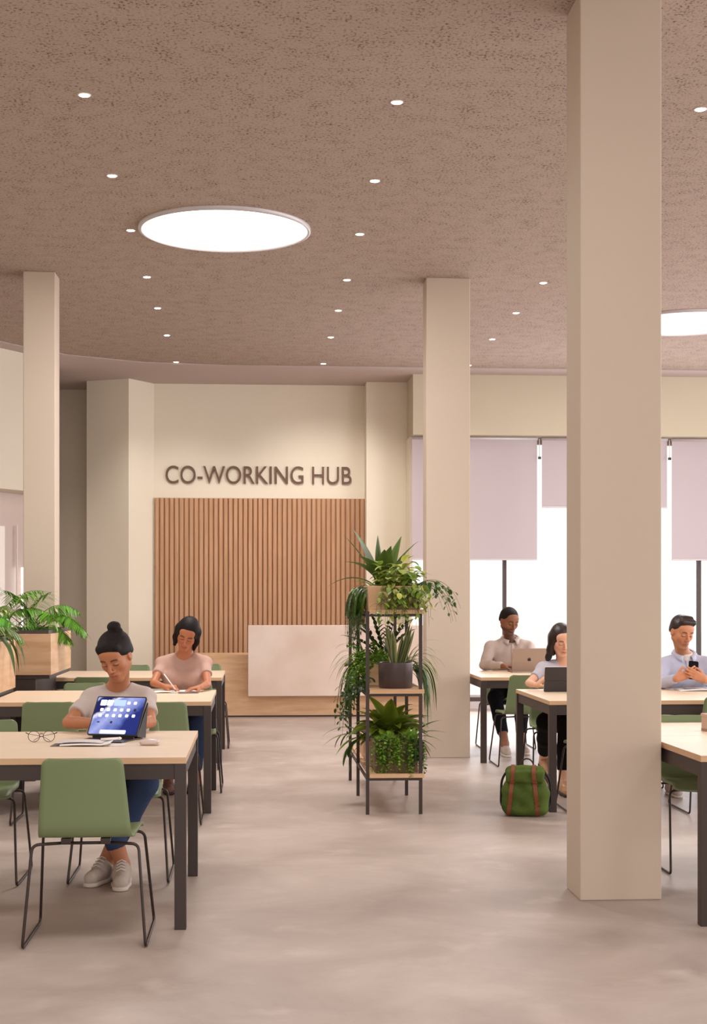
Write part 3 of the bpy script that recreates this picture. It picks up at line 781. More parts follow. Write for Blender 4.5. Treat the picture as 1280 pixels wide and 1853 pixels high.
def collar_and_placket(root, top, nk, col, depth=.30, w=.015, tilt=.045, r0=.064, r1=.100, n_btn=5):
    from mathutils.bvhtree import BVHTree
    me = top.data; bv = BVHTree.FromPolygons([v.co for v in me.vertices], [p.vertices for p in me.polygons])
    for q in (-1, 1):
        bm = bmesh.new(); rows = []
        for i in range(15):
            t = i/14; a = PI/2-q*(t*(PI*.90))
            ca, sa = math.cos(a), math.sin(a); zt = .060-tilt*(1-sa)*.5-.008*t*t
            ext = max(0, (t-.72)/.28)
            pi_ = Vector(nk)+Vector((r0*ca, .012+r0*sa*.95, zt))
            po = Vector(nk)+Vector((r1*ca, .012+r1*sa*1.0, zt-.026-.004*ext))+Vector((q*-.0, 0, 0))
            if ext: po += Vector((q*.010*ext*(1 if True else 0), -.004*ext, -.026*ext))
            m_ = (pi_+po)/2+Vector((.006*ca, .006*sa, .008))
            rows.append([bm.verts.new(x) for x in (pi_, m_, po)])
        for A, B in zip(rows, rows[1:]):
            for j in range(2): bm.faces.new((A[j], A[j+1], B[j+1], B[j]))
        o = obj('collar', bm, col, root, smooth=True); md = o.modifiers.new('t', 'SOLIDIFY'); md.thickness = .004
    hits = []; z = nk[2]-.035
    while z > nk[2]-depth:
        h = bv.ray_cast(Vector((nk[0], nk[1]-.6, z)), Vector((0, 1, 0)))
        if h[0] is not None:
            if hits and abs(h[0].y-hits[-1].y) > .03: break
            hits.append(h[0])
        z -= .008
    if len(hits) > 3:
        bm = bmesh.new(); R_ = []
        for h in hits: R_.append([bm.verts.new(h+Vector((a, b, 0))) for a, b in ((-w, .002), (-w, -.003), (w, -.003), (w, .002))])
        for A, B in zip(R_, R_[1:]):
            for j in range(3): bm.faces.new((A[j], A[j+1], B[j+1], B[j]))
        obj('placket', bm, col, root, smooth=True)
        for i in range(n_btn):
            h = hits[int((i+.4)/n_btn*(len(hits)-1))]; bm = bmesh.new()
            bmesh.ops.create_cone(bm, cap_ends=True, segments=10, radius1=.0055, radius2=.005, depth=.003, matrix=Matrix.Translation(h+Vector((0, -.0045, 0))) @ Matrix.Rotation(PI/2, 4, 'X'))
            obj('button', bm, mat('shirt_button', '#d9d0c8', .4), root)
# ------------------------------------------------------------------ people
def Jx(**k): return {a: (at(*b) if len(b) == 3 and b[1] > 90 else b) for a, b in k.items()}
M_tee = fabric('grey_jersey', '#bfb0aa', .25, 16); M_pink = fabric('dusty_pink_jersey', '#b99689', .25, 16)
M_jeans = fabric('blue_denim', '#34425f', .3, 30); M_navy = fabric('dark_navy_cloth', '#15161e', .3, 20); M_blk = fabric('black_cloth', '#100d0d', .3, 20)
M_shirt = fabric('light_grey_cotton', '#bcaba3', .35, 14); M_blue = fabric('pale_blue_cotton', '#b3b3c6', .35, 16); M_lil = fabric('pale_lilac_knit', '#b4b0ba', .25, 18)
M_shoe = mat('white_shoe_knit', '#b9aaa0', .8, bump=.3, bscale=120, spec=.2); M_sole = mat('white_rubber', '#cdc0b6', .6)
M_tan = mat('tan_leather', '#b98c68', .5); M_dsole = mat('dark_rubber', '#2a1f1c', .6)

def hair_bun(v, T, H, s):
    hair_cap(v, T, H, s, .012, (.004, -.110, -.030, .070, .086, .084), -.004, .45)
    v.ell(T(0, .035, .055), np.array((.084, .088, .074))*s, .01, R=H)
    v.cone(T(-.046, -.045, .078), T(.040, -.044, .082), .020*s, .020*s, .025)
    v.ell(T(.014, .074, .138), np.array((.037, .032, .027))*s, .003, R=H); v.ell(T(.040, .062, .112), np.array((.020, .022, .020))*s, .008, R=H)
skinA = (.43, .175, .088)
pA, OA, HA = person(dict(label='person with a dark top bun and light grey tee, looking down at the tablet', h=.0042, hs=1.0,
  J=Jx(pelvis=(213, 1388, 7.50), neck=(214, 1243, 7.57), shl=(165, 1263, 7.53), shr=(262, 1260, 7.53), ell=(124, 1307, 7.33), wrl=(187, 1310, 7.19),
       elr=(272, 1306, 7.36), wrr=(237, 1312, 7.17), hipl=(190, 1396, 7.46), hipr=(240, 1396, 7.46), knl=(176, 1424, 7.14), knr=(262, 1418, 7.16),
       anl=(221, 1560, 7.17), anr=(192, 1556, 7.26), face=(199, 1204, 7.36)),
  head=(-16, 30, -8), handl=dict(d=(1, -.15, -.05), n=(0, 0, -1), side=-1, curl=(.3, .4, .3)), handr=dict(d=(-.9, -.3, -.05), n=(0, 0, -1), side=1, curl=(.3, .4, .3)),
  toel=(.05, -1, 0), toer=(-.30, -1, 0), skin=skinA, lip=(.36, .10, .08), brow=(.035, .018, .015), hair=hair_bun, hair_mat=M_hair,
  top_name='tee', top_mat=M_tee, leg_mat=M_jeans, shoe_mat=M_shoe, sole_mat=M_sole, laces=1, shoek=1.14, sleeve=.66, jaw=1.0, arm=1.0))

def hair_bob(v, T, H, s):
    hair_cap(v, T, H, s, .012, (0.0, -.112, -.034, .074, .090, .094), -.03, .25)
    for q in (-1, 1):
        v.cone(T(q*.073, .024, .02), T(q*.076, .028, -.07), .027*s, .025*s, .04); v.cone(T(q*.076, .028, -.07), T(q*.076, .015, -.135), .024*s, .013*s, .03)
    v.cone(T(-.05, .07, -.02), T(-.05, .07, -.11), .04*s, .03*s, .03); v.cone(T(.05, .07, -.02), T(.05, .07, -.11), .04*s, .03*s, .03)
    v.ell(T(0, -.112, -.05), np.array((.068, .088, .092))*s, .01, 'd', R=H)
skinB = (.46, .175, .088)
pB, OB, HB = person(dict(label='woman with dark shoulder-length hair in a dusty pink tee, writing with a white pen', h=.0045, female=1, hs=.98, wide=.88,
  J=Jx(pelvis=(333, 1290, 10.80), neck=(334, 1186, 10.89), shl=(294, 1199, 10.88), shr=(371, 1198, 10.88), ell=(278, 1236, 10.66), wrl=(299, 1243, 10.46),
       elr=(376, 1238, 10.62), wrr=(362, 1244, 10.44), hipl=(316, 1296, 10.77), hipr=(350, 1296, 10.77), knl=(312, 1310, 10.50), knr=(358, 1310, 10.50),
       anl=(305, 1415, 10.55), anr=(352, 1412, 10.6), face=(336, 1158, 10.70)),
  head=(-8, 32, 17), handl=dict(d=(.95, -.35, .0), n=(-.1, .3, -1), side=-1, curl=(.75, .8, .5), tout=.6), handr=dict(d=(-.85, -.5, -.12), n=(0, 0, -1), side=1, curl=(.25, .35, .25)),
  toel=(.1, -1, 0), toer=(-.1, -1, 0), skin=skinB, lip=(.38, .10, .08), brow=(.03, .015, .012), hair=hair_bob, hair_mat=M_hair,
  top_name='tee', top_mat=M_pink, leg_mat=M_jeans, shoe_mat=mat('brown_shoe', '#7a5648', .7), sole_mat=M_dsole, sleeve=.55, jaw=.94, arm=.86, ease=.014, fold=.0016, hands=.86))

def hair_short(v, T, H, s):
    hair_cap(v, T, H, s, .008, (0, -.106, -.034, .078, .086, .094), .004, .55)
skinC = (.26, .105, .055)
pC, OC, HC = person(dict(label='man with short black hair in a light grey button shirt, typing behind the laptop', h=.005, hs=1.03, wide=1.05,
  J=Jx(pelvis=(921, 1241, 13.78), neck=(925, 1158, 13.72), shl=(888, 1170, 13.70), shr=(956, 1169, 13.70), ell=(877, 1203, 13.56), wrl=(911, 1205, 13.42),
       elr=(968, 1204, 13.56), wrr=(952, 1206, 13.44), hipl=(908, 1246, 13.74), hipr=(936, 1246, 13.74), knl=(896, 1262, 13.28), knr=(944, 1262, 13.32),
       anl=(914, 1343, 13.02), anr=(944, 1343, 13.2), face=(930, 1130, 13.56)),
  head=(20, 20, 3), handl=dict(d=(.95, -.15, -.1), n=(0, 0, -1), side=-1), handr=dict(d=(-.95, -.15, -.1), n=(0, 0, -1), side=1),
  toel=(0, -1, 0), toer=(.1, -1, 0), skin=skinC, lip=(.24, .085, .06), brow=(.012, .008, .007), beard=.75, hair=hair_short, hair_mat=M_hair,
  top_name='button_shirt', top_mat=M_shirt, leg_mat=M_navy, shoe_mat=M_shoe, sole_mat=M_sole, sleeve=2, jaw=1.04, arm=1.1, ease=.014, fold=.0035, neckline=(.058, .060, .04), neckoff=(0, -.022, .035)))

def hair_long(v, T, H, s):
    hair_cap(v, T, H, s, .010, (.004, -.110, -.030, .062, .088, .100), -.03, .2)
    for q in (-1, 1):
        v.cone(T(q*.072, .02, .02), T(q*.080, .02, -.08), .024*s, .025*s, .04)
        v.cone(T(q*.078, .02, -.08), np.array(T(q*.092, .03, -.15)), .025*s, .020*s, .04); v.cone(T(q*.092, .03, -.15), np.array(T(q*.098, .045, -.21)), .020*s, .010*s, .03)
    v.cone(T(-.045, .07, .0), T(-.05, .08, -.13), .045*s, .035*s, .03); v.cone(T(.045, .07, .0), T(.05, .08, -.13), .045*s, .035*s, .03)
    v.ell(T(0, -.115, -.045), np.array((.060, .088, .088))*s, .006, 'd', R=H)
skinD = (.72, .40, .27)
M_hairb = mat('brown_hair', '#2c1c19', .4, spec=.45, stretch=(1, 1, .12), var=.45, vscale=120, bump=.18, bscale=160)
pD, OD, HD = person(dict(label='woman with long brown hair in a pale lilac top beside the large pillar', h=.0045, female=1, hs=.98, wide=.88,
  J=Jx(pelvis=(1024, 1291, 10.98), neck=(1024, 1200, 10.98), shl=(984, 1208, 10.95), shr=(1062, 1208, 10.95), ell=(957, 1236, 10.80), wrl=(972, 1240, 10.58),
       elr=(1085, 1238, 10.75), wrr=(1068, 1240, 10.55), hipl=(1006, 1297, 11.0), hipr=(1042, 1297, 11.0), knl=(988, 1306, 10.62), knr=(1026, 1306, 10.50),
       anl=(985, 1372, 11.08), anr=(1020, 1416, 10.42), face=(1023, 1166, 10.80)),
  head=(6, 22, -4), handl=dict(d=(.5, -.35, .55), n=(.75, .1, -.5), side=-1, curl=(.35, .5, .3), spread=.2), handr=dict(d=(-.55, -.55, .4), n=(-.6, -.1, -.5), side=1),
  toel=(.15, -.75, -.5), toer=(0, -1, 0), liftl=1, skin=skinD, lip=(.58, .20, .18), brow=(.07, .035, .025), hair=hair_long, hair_mat=M_hairb,
  top_name='knit_top', top_mat=M_lil, leg_mat=M_blk, shoe_mat=M_tan, sole_mat=M_dsole, sleeve=.62, jaw=.92, arm=.84, ease=.014, fold=.0016, hands=.86, neckline=(.062, .075, .07), neckoff=(0, -.06, .01)))

def hair_quiff(v, T, H, s):
    hair_cap(v, T, H, s, .008, (0, -.108, -.042, .078, .086, .098), .006, .6)
    v.cone(T(-.040, -.045, .098), T(.045, -.048, .092), .022*s, .024*s, .02); v.cone(T(-.02, -.01, .112), T(.04, -.01, .108), .022*s, .022*s, .02)
skinE = (.54, .235, .125)
pE, OE, HE = person(dict(label='man with swept dark brown hair in a pale blue button shirt, holding a phone', h=.0045, hs=1.02, wide=1.0,
  J=Jx(pelvis=(1243, 1288, 11.05), neck=(1240, 1186, 11.02), shl=(1201, 1202, 11.0), shr=(1280, 1202, 11.0), ell=(1193, 1238, 10.84), wrl=(1225, 1228, 10.56),
       elr=(1294, 1238, 10.84), wrr=(1276, 1230, 10.54), hipl=(1224, 1292, 11.05), hipr=(1262, 1292, 11.05), knl=(1215, 1308, 10.5), knr=(1276, 1308, 10.5),
       anl=(1216, 1410, 10.4), anr=(1275, 1410, 10.4), face=(1245, 1151, 10.85)),
  head=(14, 20, 2), handl=dict(d=(.95, -.1, .38), n=(.1, 1, .15), side=1, curl=(.12, .3, .3), tout=.6, tcurl=.7, spread=.08), handr=dict(d=(-.93, -.1, .42), n=(-.1, 1, .15), side=-1, curl=(.12, .3, .3), tout=.6, tcurl=.7, spread=.08),
  toel=(0, -1, 0), toer=(0, -1, 0), skin=skinE, lip=(.42, .15, .11), brow=(.03, .016, .012), beard=.3, hair=hair_quiff, hair_mat=M_hairb,
  top_name='button_shirt', top_mat=M_blue, leg_mat=M_blk, shoe_mat=M_shoe, sole_mat=M_sole, sleeve=2, jaw=1.0, arm=1.08, ease=.014, fold=.0035, neckline=(.058, .060, .04), neckoff=(0, -.022, .035)))

def dress(root, nk3, colm):
    top = [c for c in root.children if c.name.startswith('button_shirt')][0]
    nk = np.array(at(*nk3))-np.array(root.location); collar_and_placket(root, top, nk, colm)
dress(pC, (925, 1158, 13.72), mat('light_grey_cotton_collar', '#c6b6ae', .88, spec=.15)); dress(pE, (1240, 1186, 11.02), mat('pale_blue_cotton_collar', '#c0c0d2', .88, spec=.15))

def undershirt(root, nk3):
    nk = np.array(at(*nk3))-np.array(root.location); v = Vol(nk-.12, nk+.12, .004)
    v.cone(nk+(0, .012, -.05), nk+(0, -.006, .022), .066, .0585, .01); v.plane(nk+(0, -.03, .018), (0, -.35, 1))
    V, F = v.mesh(); np_mesh('undershirt', V, F, mat('white_jersey', '#d9d0ca', .85), root)
undershirt(pE, (1240, 1186, 11.02))
# ------------------------------------------------------------------ things on the tables
def obox(name, w, dp, z0, z1, m, parent, r=.01, cx=0, cy=0, bevel=0):
    bm = bmesh.new(); add_prism(bm, rounded_rect(cx, cy, w, dp, r), z0, z1); return obj(name, bm, m, parent, bevel=bevel)
# tilted tablet on its folio
M_wall_img = bpy.data.materials.new('lit_wallpaper'); M_wall_img.use_nodes = True
def _wp():
    nt = M_wall_img.node_tree; N = nt.nodes; L = nt.links; b = N['Principled BSDF']; tc = N.new('ShaderNodeTexCoord')
    sp = N.new('ShaderNodeSeparateXYZ'); L.new(tc.outputs['Object'], sp.inputs[0])
    n = N.new('ShaderNodeTexNoise'); n.inputs['Scale'].default_value = 14; n.inputs['Detail'].default_value = 6; L.new(tc.outputs['Object'], n.inputs['Vector'])
    a = N.new('ShaderNodeMath'); a.operation = 'MULTIPLY_ADD'; L.new(sp.outputs['X'], a.inputs[0]); a.inputs[1].default_value = -.9; L.new(sp.outputs['Z'], a.inputs[2])
    c = N.new('ShaderNodeMath'); c.operation = 'MULTIPLY_ADD'; L.new(n.outputs['Fac'], c.inputs[0]); c.inputs[1].default_value = .09; L.new(a.outputs[0], c.inputs[2])
    d = N.new('ShaderNodeMath'); d.operation = 'MULTIPLY_ADD'; L.new(c.outputs[0], d.inputs[0]); d.inputs[1].default_value = 3.0; d.inputs[2].default_value = .12
    cr = N.new('ShaderNodeValToRGB'); L.new(d.outputs[0], cr.inputs[0]); e = cr.color_ramp.elements
    e[0].position = .0; e[0].color = lin('#1b2a70'); e[1].position = 1.0; e[1].color = lin('#3f6fb5')
    for p, h in ((.12, '#5a6bb0'), (.30, '#8f9bd0'), (.44, '#6a79bd'), (.50, '#c5cbe6'), (.56, '#141a4e'), (.74, '#171f5c'), (.80, '#8ea3d6'), (.88, '#2c479c')):
        x = e.new(p); x.color = lin(h)
    L.new(cr.outputs[0], b.inputs['Base Color']); L.new(cr.outputs[0], b.inputs['Emission Color']); b.inputs['Emission Strength'].default_value = .55; b.inputs['Roughness'].default_value = .15
_wp()
M_icon = mat('lit_icon_white', '#eef0fa', .4, emit=.75); M_icon2 = mat('lit_widget_blue', '#a8c4e4', .4, emit=.5); M_icond = mat('icon_dark', '#161a30', .4)
bl = at(158, 1331, 6.96)
t = thing('tablet', 'tablet with a lit blue home screen of white icons, tilted back on its dark folio', 'tablet', (bl.x, bl.y, .7405), -math.radians(19.5))
TW, TH = .262, .218; lean = Matrix.Translation((0, 0, .016)) @ Matrix.Rotation(-math.radians(35), 4, 'X')
def panel(name, u0, u1, v0, v1, y, m, parent, r=.004, th=.0006):
    bm = bmesh.new(); P = rounded_rect((u0+u1)/2*TW, (v0+v1)/2*TH, (u1-u0)*TW, (v1-v0)*TH, r, 4); add_prism(bm, P, 0, th)
    bm.transform(lean @ Matrix.Translation((0, y, 0)) @ Matrix.Rotation(PI/2, 4, 'X')); return obj(name, bm, m, parent)
bod = panel('body', 0, 1, 0, 1, 0, M_black, t, .010, .008)
scr = panel('screen', .022, .978, .028, .972, -.008, M_wall_img, t, .006)
def icons(rects, nm, m, r=.004):
    for (u, v, w, h) in rects:
        bm = bmesh.new(); add_prism(bm, rounded_rect(u*TW, v*TH, w, h, min(r, h*.3), 3), 0, .0004)
        bm.transform(lean @ Matrix.Translation((0, -.0086, 0)) @ Matrix.Rotation(PI/2, 4, 'X')); o = obj(nm, bm, m, scr)
iw = .0165
icons([(u, .65, iw, iw) for u in (.16, .295, .43, .56, .695)]+[(u, .50, iw, iw) for u in (.16, .295, .43, .56, .695, .83)]+[(u, .83, iw, iw) for u in (.67, .80)]+[(.16, .83, .032, .032), (.292, .83, .032, .032)], 'app_icon', M_icon)
icons([(.49, .83, .062, .034)], 'widget', M_icon2); icons([(.50, .085, .138, .023)], 'dock', mat('lit_dock', '#c3c8e2', .4, emit=.6), .006)
icons([(u, .085, .012, .014) for u in np.linspace(.29, .71, 8)], 'dock_icon', M_icon)
icons([(.83, .65, .012, .016), (.42, .33, .012, .012), (.16, .33, .014, .006)], 'dark_icon', M_icond)
bm = bmesh.new(); add_prism(bm, [(.012, 0), (.25, 0), (.25, -.15), (.012, -.15)], 0, .006); obj('keyboard', bm, M_black, t, bevel=.002)
bm = bmesh.new(); add_prism(bm, [(.03, .0), (.245, .0), (.245, .10), (.03, .10)], 0, .006); add_box(bm, .03, .245, -.004, .006, .0, .022)
vv = [bm.verts.new(p) for p in ((.03, .095, .004), (.25, .095, .004), (.25, .062, .098), (.03, .062, .098), (.03, .103, .004), (.25, .103, .004), (.25, .070, .100), (.03, .070, .100))]
for f in ((0, 1, 2, 3), (7, 6, 5, 4), (0, 4, 5, 1), (3, 2, 6, 7), (1, 5, 6, 2), (0, 3, 7, 4)): bm.faces.new([vv[i] for i in f])
vv = [bm.verts.new(p) for p in ((.262, .002, .016), (.262, .10, .002), (.262, .13, .17), (.256, .002, .016), (.256, .10, .002), (.256, .13, .17))]
bm.faces.new(vv[:3]); bm.faces.new(vv[3:][::-1]); bm.faces.new((vv[0], vv[3], vv[4], vv[1])); bm.faces.new((vv[1], vv[4], vv[5], vv[2])); bm.faces.new((vv[2], vv[5], vv[3], vv[0]))
obj('folio_stand', bm, M_black, t)
# eyeglasses
g0 = at(75, 1343, 6.80)
t = thing('eyeglasses', 'round thin-framed eyeglasses standing on the nearest left table', 'eyeglasses', (g0.x, g0.y, .741), .06)
M_wire = mat('dark_tortoise_wire', '#3b221a', .3, metal=.3)
bm = bmesh.new(); GL = .027
for q in (-1, 1):
    add_tube(bm, [(q*.035+.0265*math.cos(a), -.0, .0265+.0255*math.sin(a)) for a in np.linspace(0, 2*PI, 25)[:-1]], .0016, 6, closed=True)
add_tube(bm, [(-.0085, 0, .034), (-.004, -.001, .038), (.004, -.001, .038), (.0085, 0, .034)], .0016, 6); add_tube(bm, [(-.009, 0, .042), (.009, 0, .042)], .0012, 6)
for q in (-1, 1): add_tube(bm, [(q*.060, 0, .038), (q*.071, .002, .044), (q*.073, .006, .044)], .002, 6)
obj('frame', bm, M_wire, t)
for q in (-1, 1):
    bm = bmesh.new(); add_tube(bm, fillet([(q*.072, .006, .043), (q*.070, .014, .040), (-q*.010, .022+.006*q, .022), (-q*.040, .020+.006*q, .004)], .01), .0014, 6); obj('temple', bm, M_wire, t)
    bm = bmesh.new(); add_lathe(bm, [(.0255, 0), (.0255, .0008)], n=24); bm.transform(Matrix.Translation((q*.035, 0, .0265)) @ Matrix.Rotation(PI/2, 4, 'X')); obj('lens', bm, M_glass, t)
# booklet, stylus, case
b0 = at(152, 1350, 6.66)
t = thing('booklet', 'thin white booklet with a curled corner, in front of the tablet', 'booklet', (b0.x, b0.y, .741), -.05)
def sheet(x0, x1, y0, y1, z, th, amp, curl=0):
    bm = bmesh.new(); n = 18; R_ = []
    for i in range(n+1):
        u = i/n; x = x0+(x1-x0)*u; zz = z+amp*math.sin(u*PI)+curl*max(0, u-.8)**2*25
        R_.append([bm.verts.new((x, y0, zz)), bm.verts.new((x, y1, zz)), bm.verts.new((x, y1, zz+th)), bm.verts.new((x, y0, zz+th))])
    for A, B in zip(R_, R_[1:]):
        for j in range(4): bm.faces.new((A[j], A[(j+1) % 4], B[(j+1) % 4], B[j]))
    bm.faces.new(R_[0]); bm.faces.new(R_[-1][::-1]); return bm
obj('cover', sheet(-.145, .10, -.065, .065, .0, .0015, .0), mat('booklet_cover', '#5b4f4c', .5), t)
obj('pages', sheet(-.10, .125, -.07, .06, .002, .006, .004, .010), M_paper, t); obj('upper_pages', sheet(-.12, .09, -.05, .07, .0125, .003, .005), mat('paper_grey', '#cfc6c4', .6), t)
obj('loose_sheet', sheet(.05, .19, -.05, .06, .0, .0008, .0), mat('thin_paper', '#ddd3cf', .6), t)
s0 = at(203, 1346, 6.72)
t = thing('stylus', 'thick white stylus lying on the booklet beside the tablet', 'stylus', (s0.x, s0.y, .764), .5)
bm = bmesh.new(); add_tube(bm, [(-.055, 0, 0), (.030, 0, 0)], .006, 12); obj('barrel', bm, M_white, t)
bm = bmesh.new(); add_tube(bm, [(.030, 0, 0), (.040, 0, 0), (.048, 0, 0)], [.006, .0075, .002], 12); obj('tip', bm, M_white, t)
c0 = at(271, 1352, 6.66); v = Vol((-.07, -.05, -.01), (.07, .05, .05), .003); v.rbox((0, 0, .013), (.045, .027, .0125), .0122, 0); v.ell((0, 0, .016), (.044, .026, .014), .004)
V, F = v.mesh(); t = thing('rounded_case', 'small pale rounded case lying right of the tablet', 'case', (c0.x, c0.y, .7405), -.1)
np_mesh('shell', V, F, mat('pale_pink_gloss', '#cdbab2', .3), t); box('seam', -.0448, .0448, -.0268, .0268, .0125, .0135, mat('case_seam', '#7d6a64', .5), t)

# writing woman: notebook and pen
n0 = at(318, 1249, 10.42)
t = thing('notebook', 'open white notebook under the hands of the woman in pink', 'notebook', (n0.x, n0.y, .741), .04)
obj('left_page', sheet(-.16, 0, -.10, .10, .0, .004, .006), M_paper, t); obj('right_page', sheet(0, .14, -.10, .10, .0, .004, .005), M_paper, t)
p0, p1 = at(297, 1220, 10.42), at(320, 1251, 10.34); p1.z = max(p1.z, .748)
bm = bmesh.new(); add_tube(bm, [p0-p1, (p0-p1)*.10], .0045, 8)
t = thing('pen', 'white pen held in the hand of the woman in pink', 'pen', p1); obj('barrel', bm, M_white, t)
bm = bmesh.new(); add_tube(bm, [(p0-p1)*.10, Vector((0, 0, 0))], [.0045, .0012], 8); obj('tip', bm, M_grey, t)
q0 = at(341, 1254, 10.3); t = thing('phone', 'flat grey phone lying beside the notebook of the woman in pink', 'phone', (q0.x, q0.y, .741), PI/2+.1)
obox('body', .07, .145, 0, .008, mat('phone_grey', '#8d7f7b', .4), t, .01); obox('screen', .064, .139, .008, .0085, M_black, t, .008)

# laptop seen from behind
l0 = at(957, 1216, 13.22); LW = .315
t = thing('laptop', 'open grey laptop seen from behind, used by the man in the light grey shirt', 'laptop', (l0.x, l0.y, .7405), .02)
obox('base', LW, .22, 0, .012, M_grey, t, .012, cy=.11); bm = bmesh.new(); add_prism(bm, rounded_rect(0, .108, LW, .216, .012), -.003, .003)
bm.transform(Matrix.Translation((0, -.002, .012)) @ Matrix.Rotation(PI/2+math.radians(14), 4, 'X')); lid = obj('lid', bm, M_grey, t)
v = Vol((-.03, -.03, -.03), (.03, .03, .03), .0012); v.ell((-.006, 0, 0), (.0115, .003, .014), .004); v.ell((.006, 0, 0), (.0115, .003, .014), .004); v.ell((.019, 0, .003), (.007, .01, .007), .0005, 'd')
v.cone((.001, 0, .0165), (.005, 0, .021), .002, .0016, 0); v.f = v.f
V, F = v.mesh(); V[:, 1] *= .35; M_ = np.array(Matrix.Rotation(-math.radians(-14), 3, 'X')); V = V @ M_.T+np.array((0, -.034, .118)); np_mesh('emblem', V, F, M_black, lid, sm=0)
obox('keyboard', LW*.85, .10, .012, .0125, M_black, t, .004, cy=.07)

# tablet in folio held by the half-hidden woman
k0 = at(1015, 1253, 10.42)
t = thing('folio_tablet', 'dark tablet in a folding case standing before the woman in lilac', 'tablet', (k0.x, k0.y, .7405), 0)
R_ = Matrix.Rotation(-math.radians(-14), 4, 'X')
for nm, z0, z1, y, m in (('back_lower', 0, .085, -.004, mat('charcoal_case', '#332b2b', .6)), ('back_upper', .087, .186, -.004, mat('charcoal_case', '#332b2b', .6)), ('glass', .0, .189, .003, M_paper)):
    bm = bmesh.new(); add_prism(bm, rounded_rect(0, (z0+z1)/2, .25, z1-z0, .008), -.003, .003); bm.transform(R_ @ Matrix.Translation((0, y, .004)) @ Matrix.Rotation(PI/2, 4, 'X')); obj(nm, bm, m, t)

# phone held by the man on the right, magazine under his arms
h0 = at(1255, 1224, 10.60); t = thing('phone', 'black phone held upright in both hands of the man in pale blue', 'phone', (h0.x, h0.y, h0.z), -.1)
bm = bmesh.new(); add_prism(bm, rounded_rect(0, .05, .072, .148, .011), -.004, .004); bm.transform(Matrix.Rotation(PI/2-math.radians(28), 4, 'X') @ Matrix.Rotation(-.12, 4, 'Z')); b_ = obj('body', bm, mat('phone_black', '#0b0a0b', .75, spec=.15), t)
bm = bmesh.new(); add_prism(bm, rounded_rect(0, .05, .066, .140, .009), -.0046, -.004); bm.transform(Matrix.Rotation(PI/2-math.radians(28), 4, 'X') @ Matrix.Rotation(-.12, 4, 'Z')); obj('screen', bm, mat('phone_glass', '#0b0a0d', .6, spec=.2), t)
m0 = at(1262, 1247, 10.62); t = thing('magazine', 'white magazine on the table under the arms of the man in pale blue', 'magazine', (m0.x, m0.y, .741), .0)
obj('pages', sheet(-.15, .18, -.09, .09, .0, .008, .006), M_paper, t); obj('printed_block', sheet(-.10, .02, -.05, .05, .0145, .0006, .002), mat('print_grey', '#a79a98', .6), t)
# pinkish box at the right edge
x0 = at(1290, 1322, 7.38); t = thing('lidded_box', 'small pinkish lidded box on the right table, cut by the right edge', 'box', (x0.x, x0.y, .7405), .15)
M_pbox = mat('pink_beige_card', '#c9ab9a', .6)
obox('body', .088, .088, 0, .072, M_pbox, t, .01, bevel=.002); obox('lid', .094, .094, .072, .088, M_pbox, t, .012, bevel=.003); obox('base_band', .09, .09, 0, .012, mat('brown_band', '#a5846f', .6), t, .01)

# ------------------------------------------------------------------ backpack
bp0 = at(951, 1476, 9.40)
t = thing('backpack', 'green canvas roll-top backpack with brown leather straps on the floor by the table leg', 'backpack', (bp0.x, bp0.y, .0), -.22)
v = Vol((-.22, -.18, -.01), (.22, .18, .42), .0045)
v.rbox((0, 0, .10), (.152, .085, .098), .05, 0); v.rbox((0, .005, .19), (.120, .070, .10), .05, .06)
v.cone((-.086, -.025, .290), (.086, -.025, .290), .042, .042, .02); v.rbox((0, -.066, .262), (.122, .020, .042), .018, .008)
G = v.grid(); v.f += (.0045*np.sin(G[0]*26+G[2]*34+2*np.sin(G[0]*15))*np.sin(G[2]*22-G[0]*9)+.002*np.sin(G[0]*70-G[2]*50)).astype(np.float32)
v.plane((0, 0, .004), (0, 0, -1)); V, F = v.mesh()
body = np_mesh('body', V, F, mat('green_canvas', '#56682c', .8, vscale=7, col2='#435421', bump=.3, bscale=160, spec=.2), t, sm=2)
from mathutils.bvhtree import BVHTree
bv = BVHTree.FromPolygons([q.co for q in body.data.vertices], [p.vertices for p in body.data.polygons])
M_leather = mat('brown_leather', '#7d3d1c', .55, var=.15, vscale=30); M_buckle = mat('brass_buckle', '#8d5f35', .4, metal=.6)
def ribbon(pts, nrm, w, th, m, name, parent):
    bm = bmesh.new(); R_ = []
    for i, p in enumerate(pts):
        tg = (Vector(pts[min(i+1, len(pts)-1)])-Vector(pts[max(i-1, 0)])).normalized(); n = Vector(nrm[i]).normalized(); s = tg.cross(n).normalized(); p = Vector(p)
        R_.append([bm.verts.new(p+s*a+n*b) for a, b in ((-w/2, -.002), (w/2, -.002), (w/2, th), (-w/2, th))])
    for A, B in zip(R_, R_[1:]):
        for j in range(4): bm.faces.new((A[j], A[(j+1) % 4], B[(j+1) % 4], B[j]))
    bm.faces.new(R_[0][::-1]); bm.faces.new(R_[-1]); return obj(name, bm, m, parent)
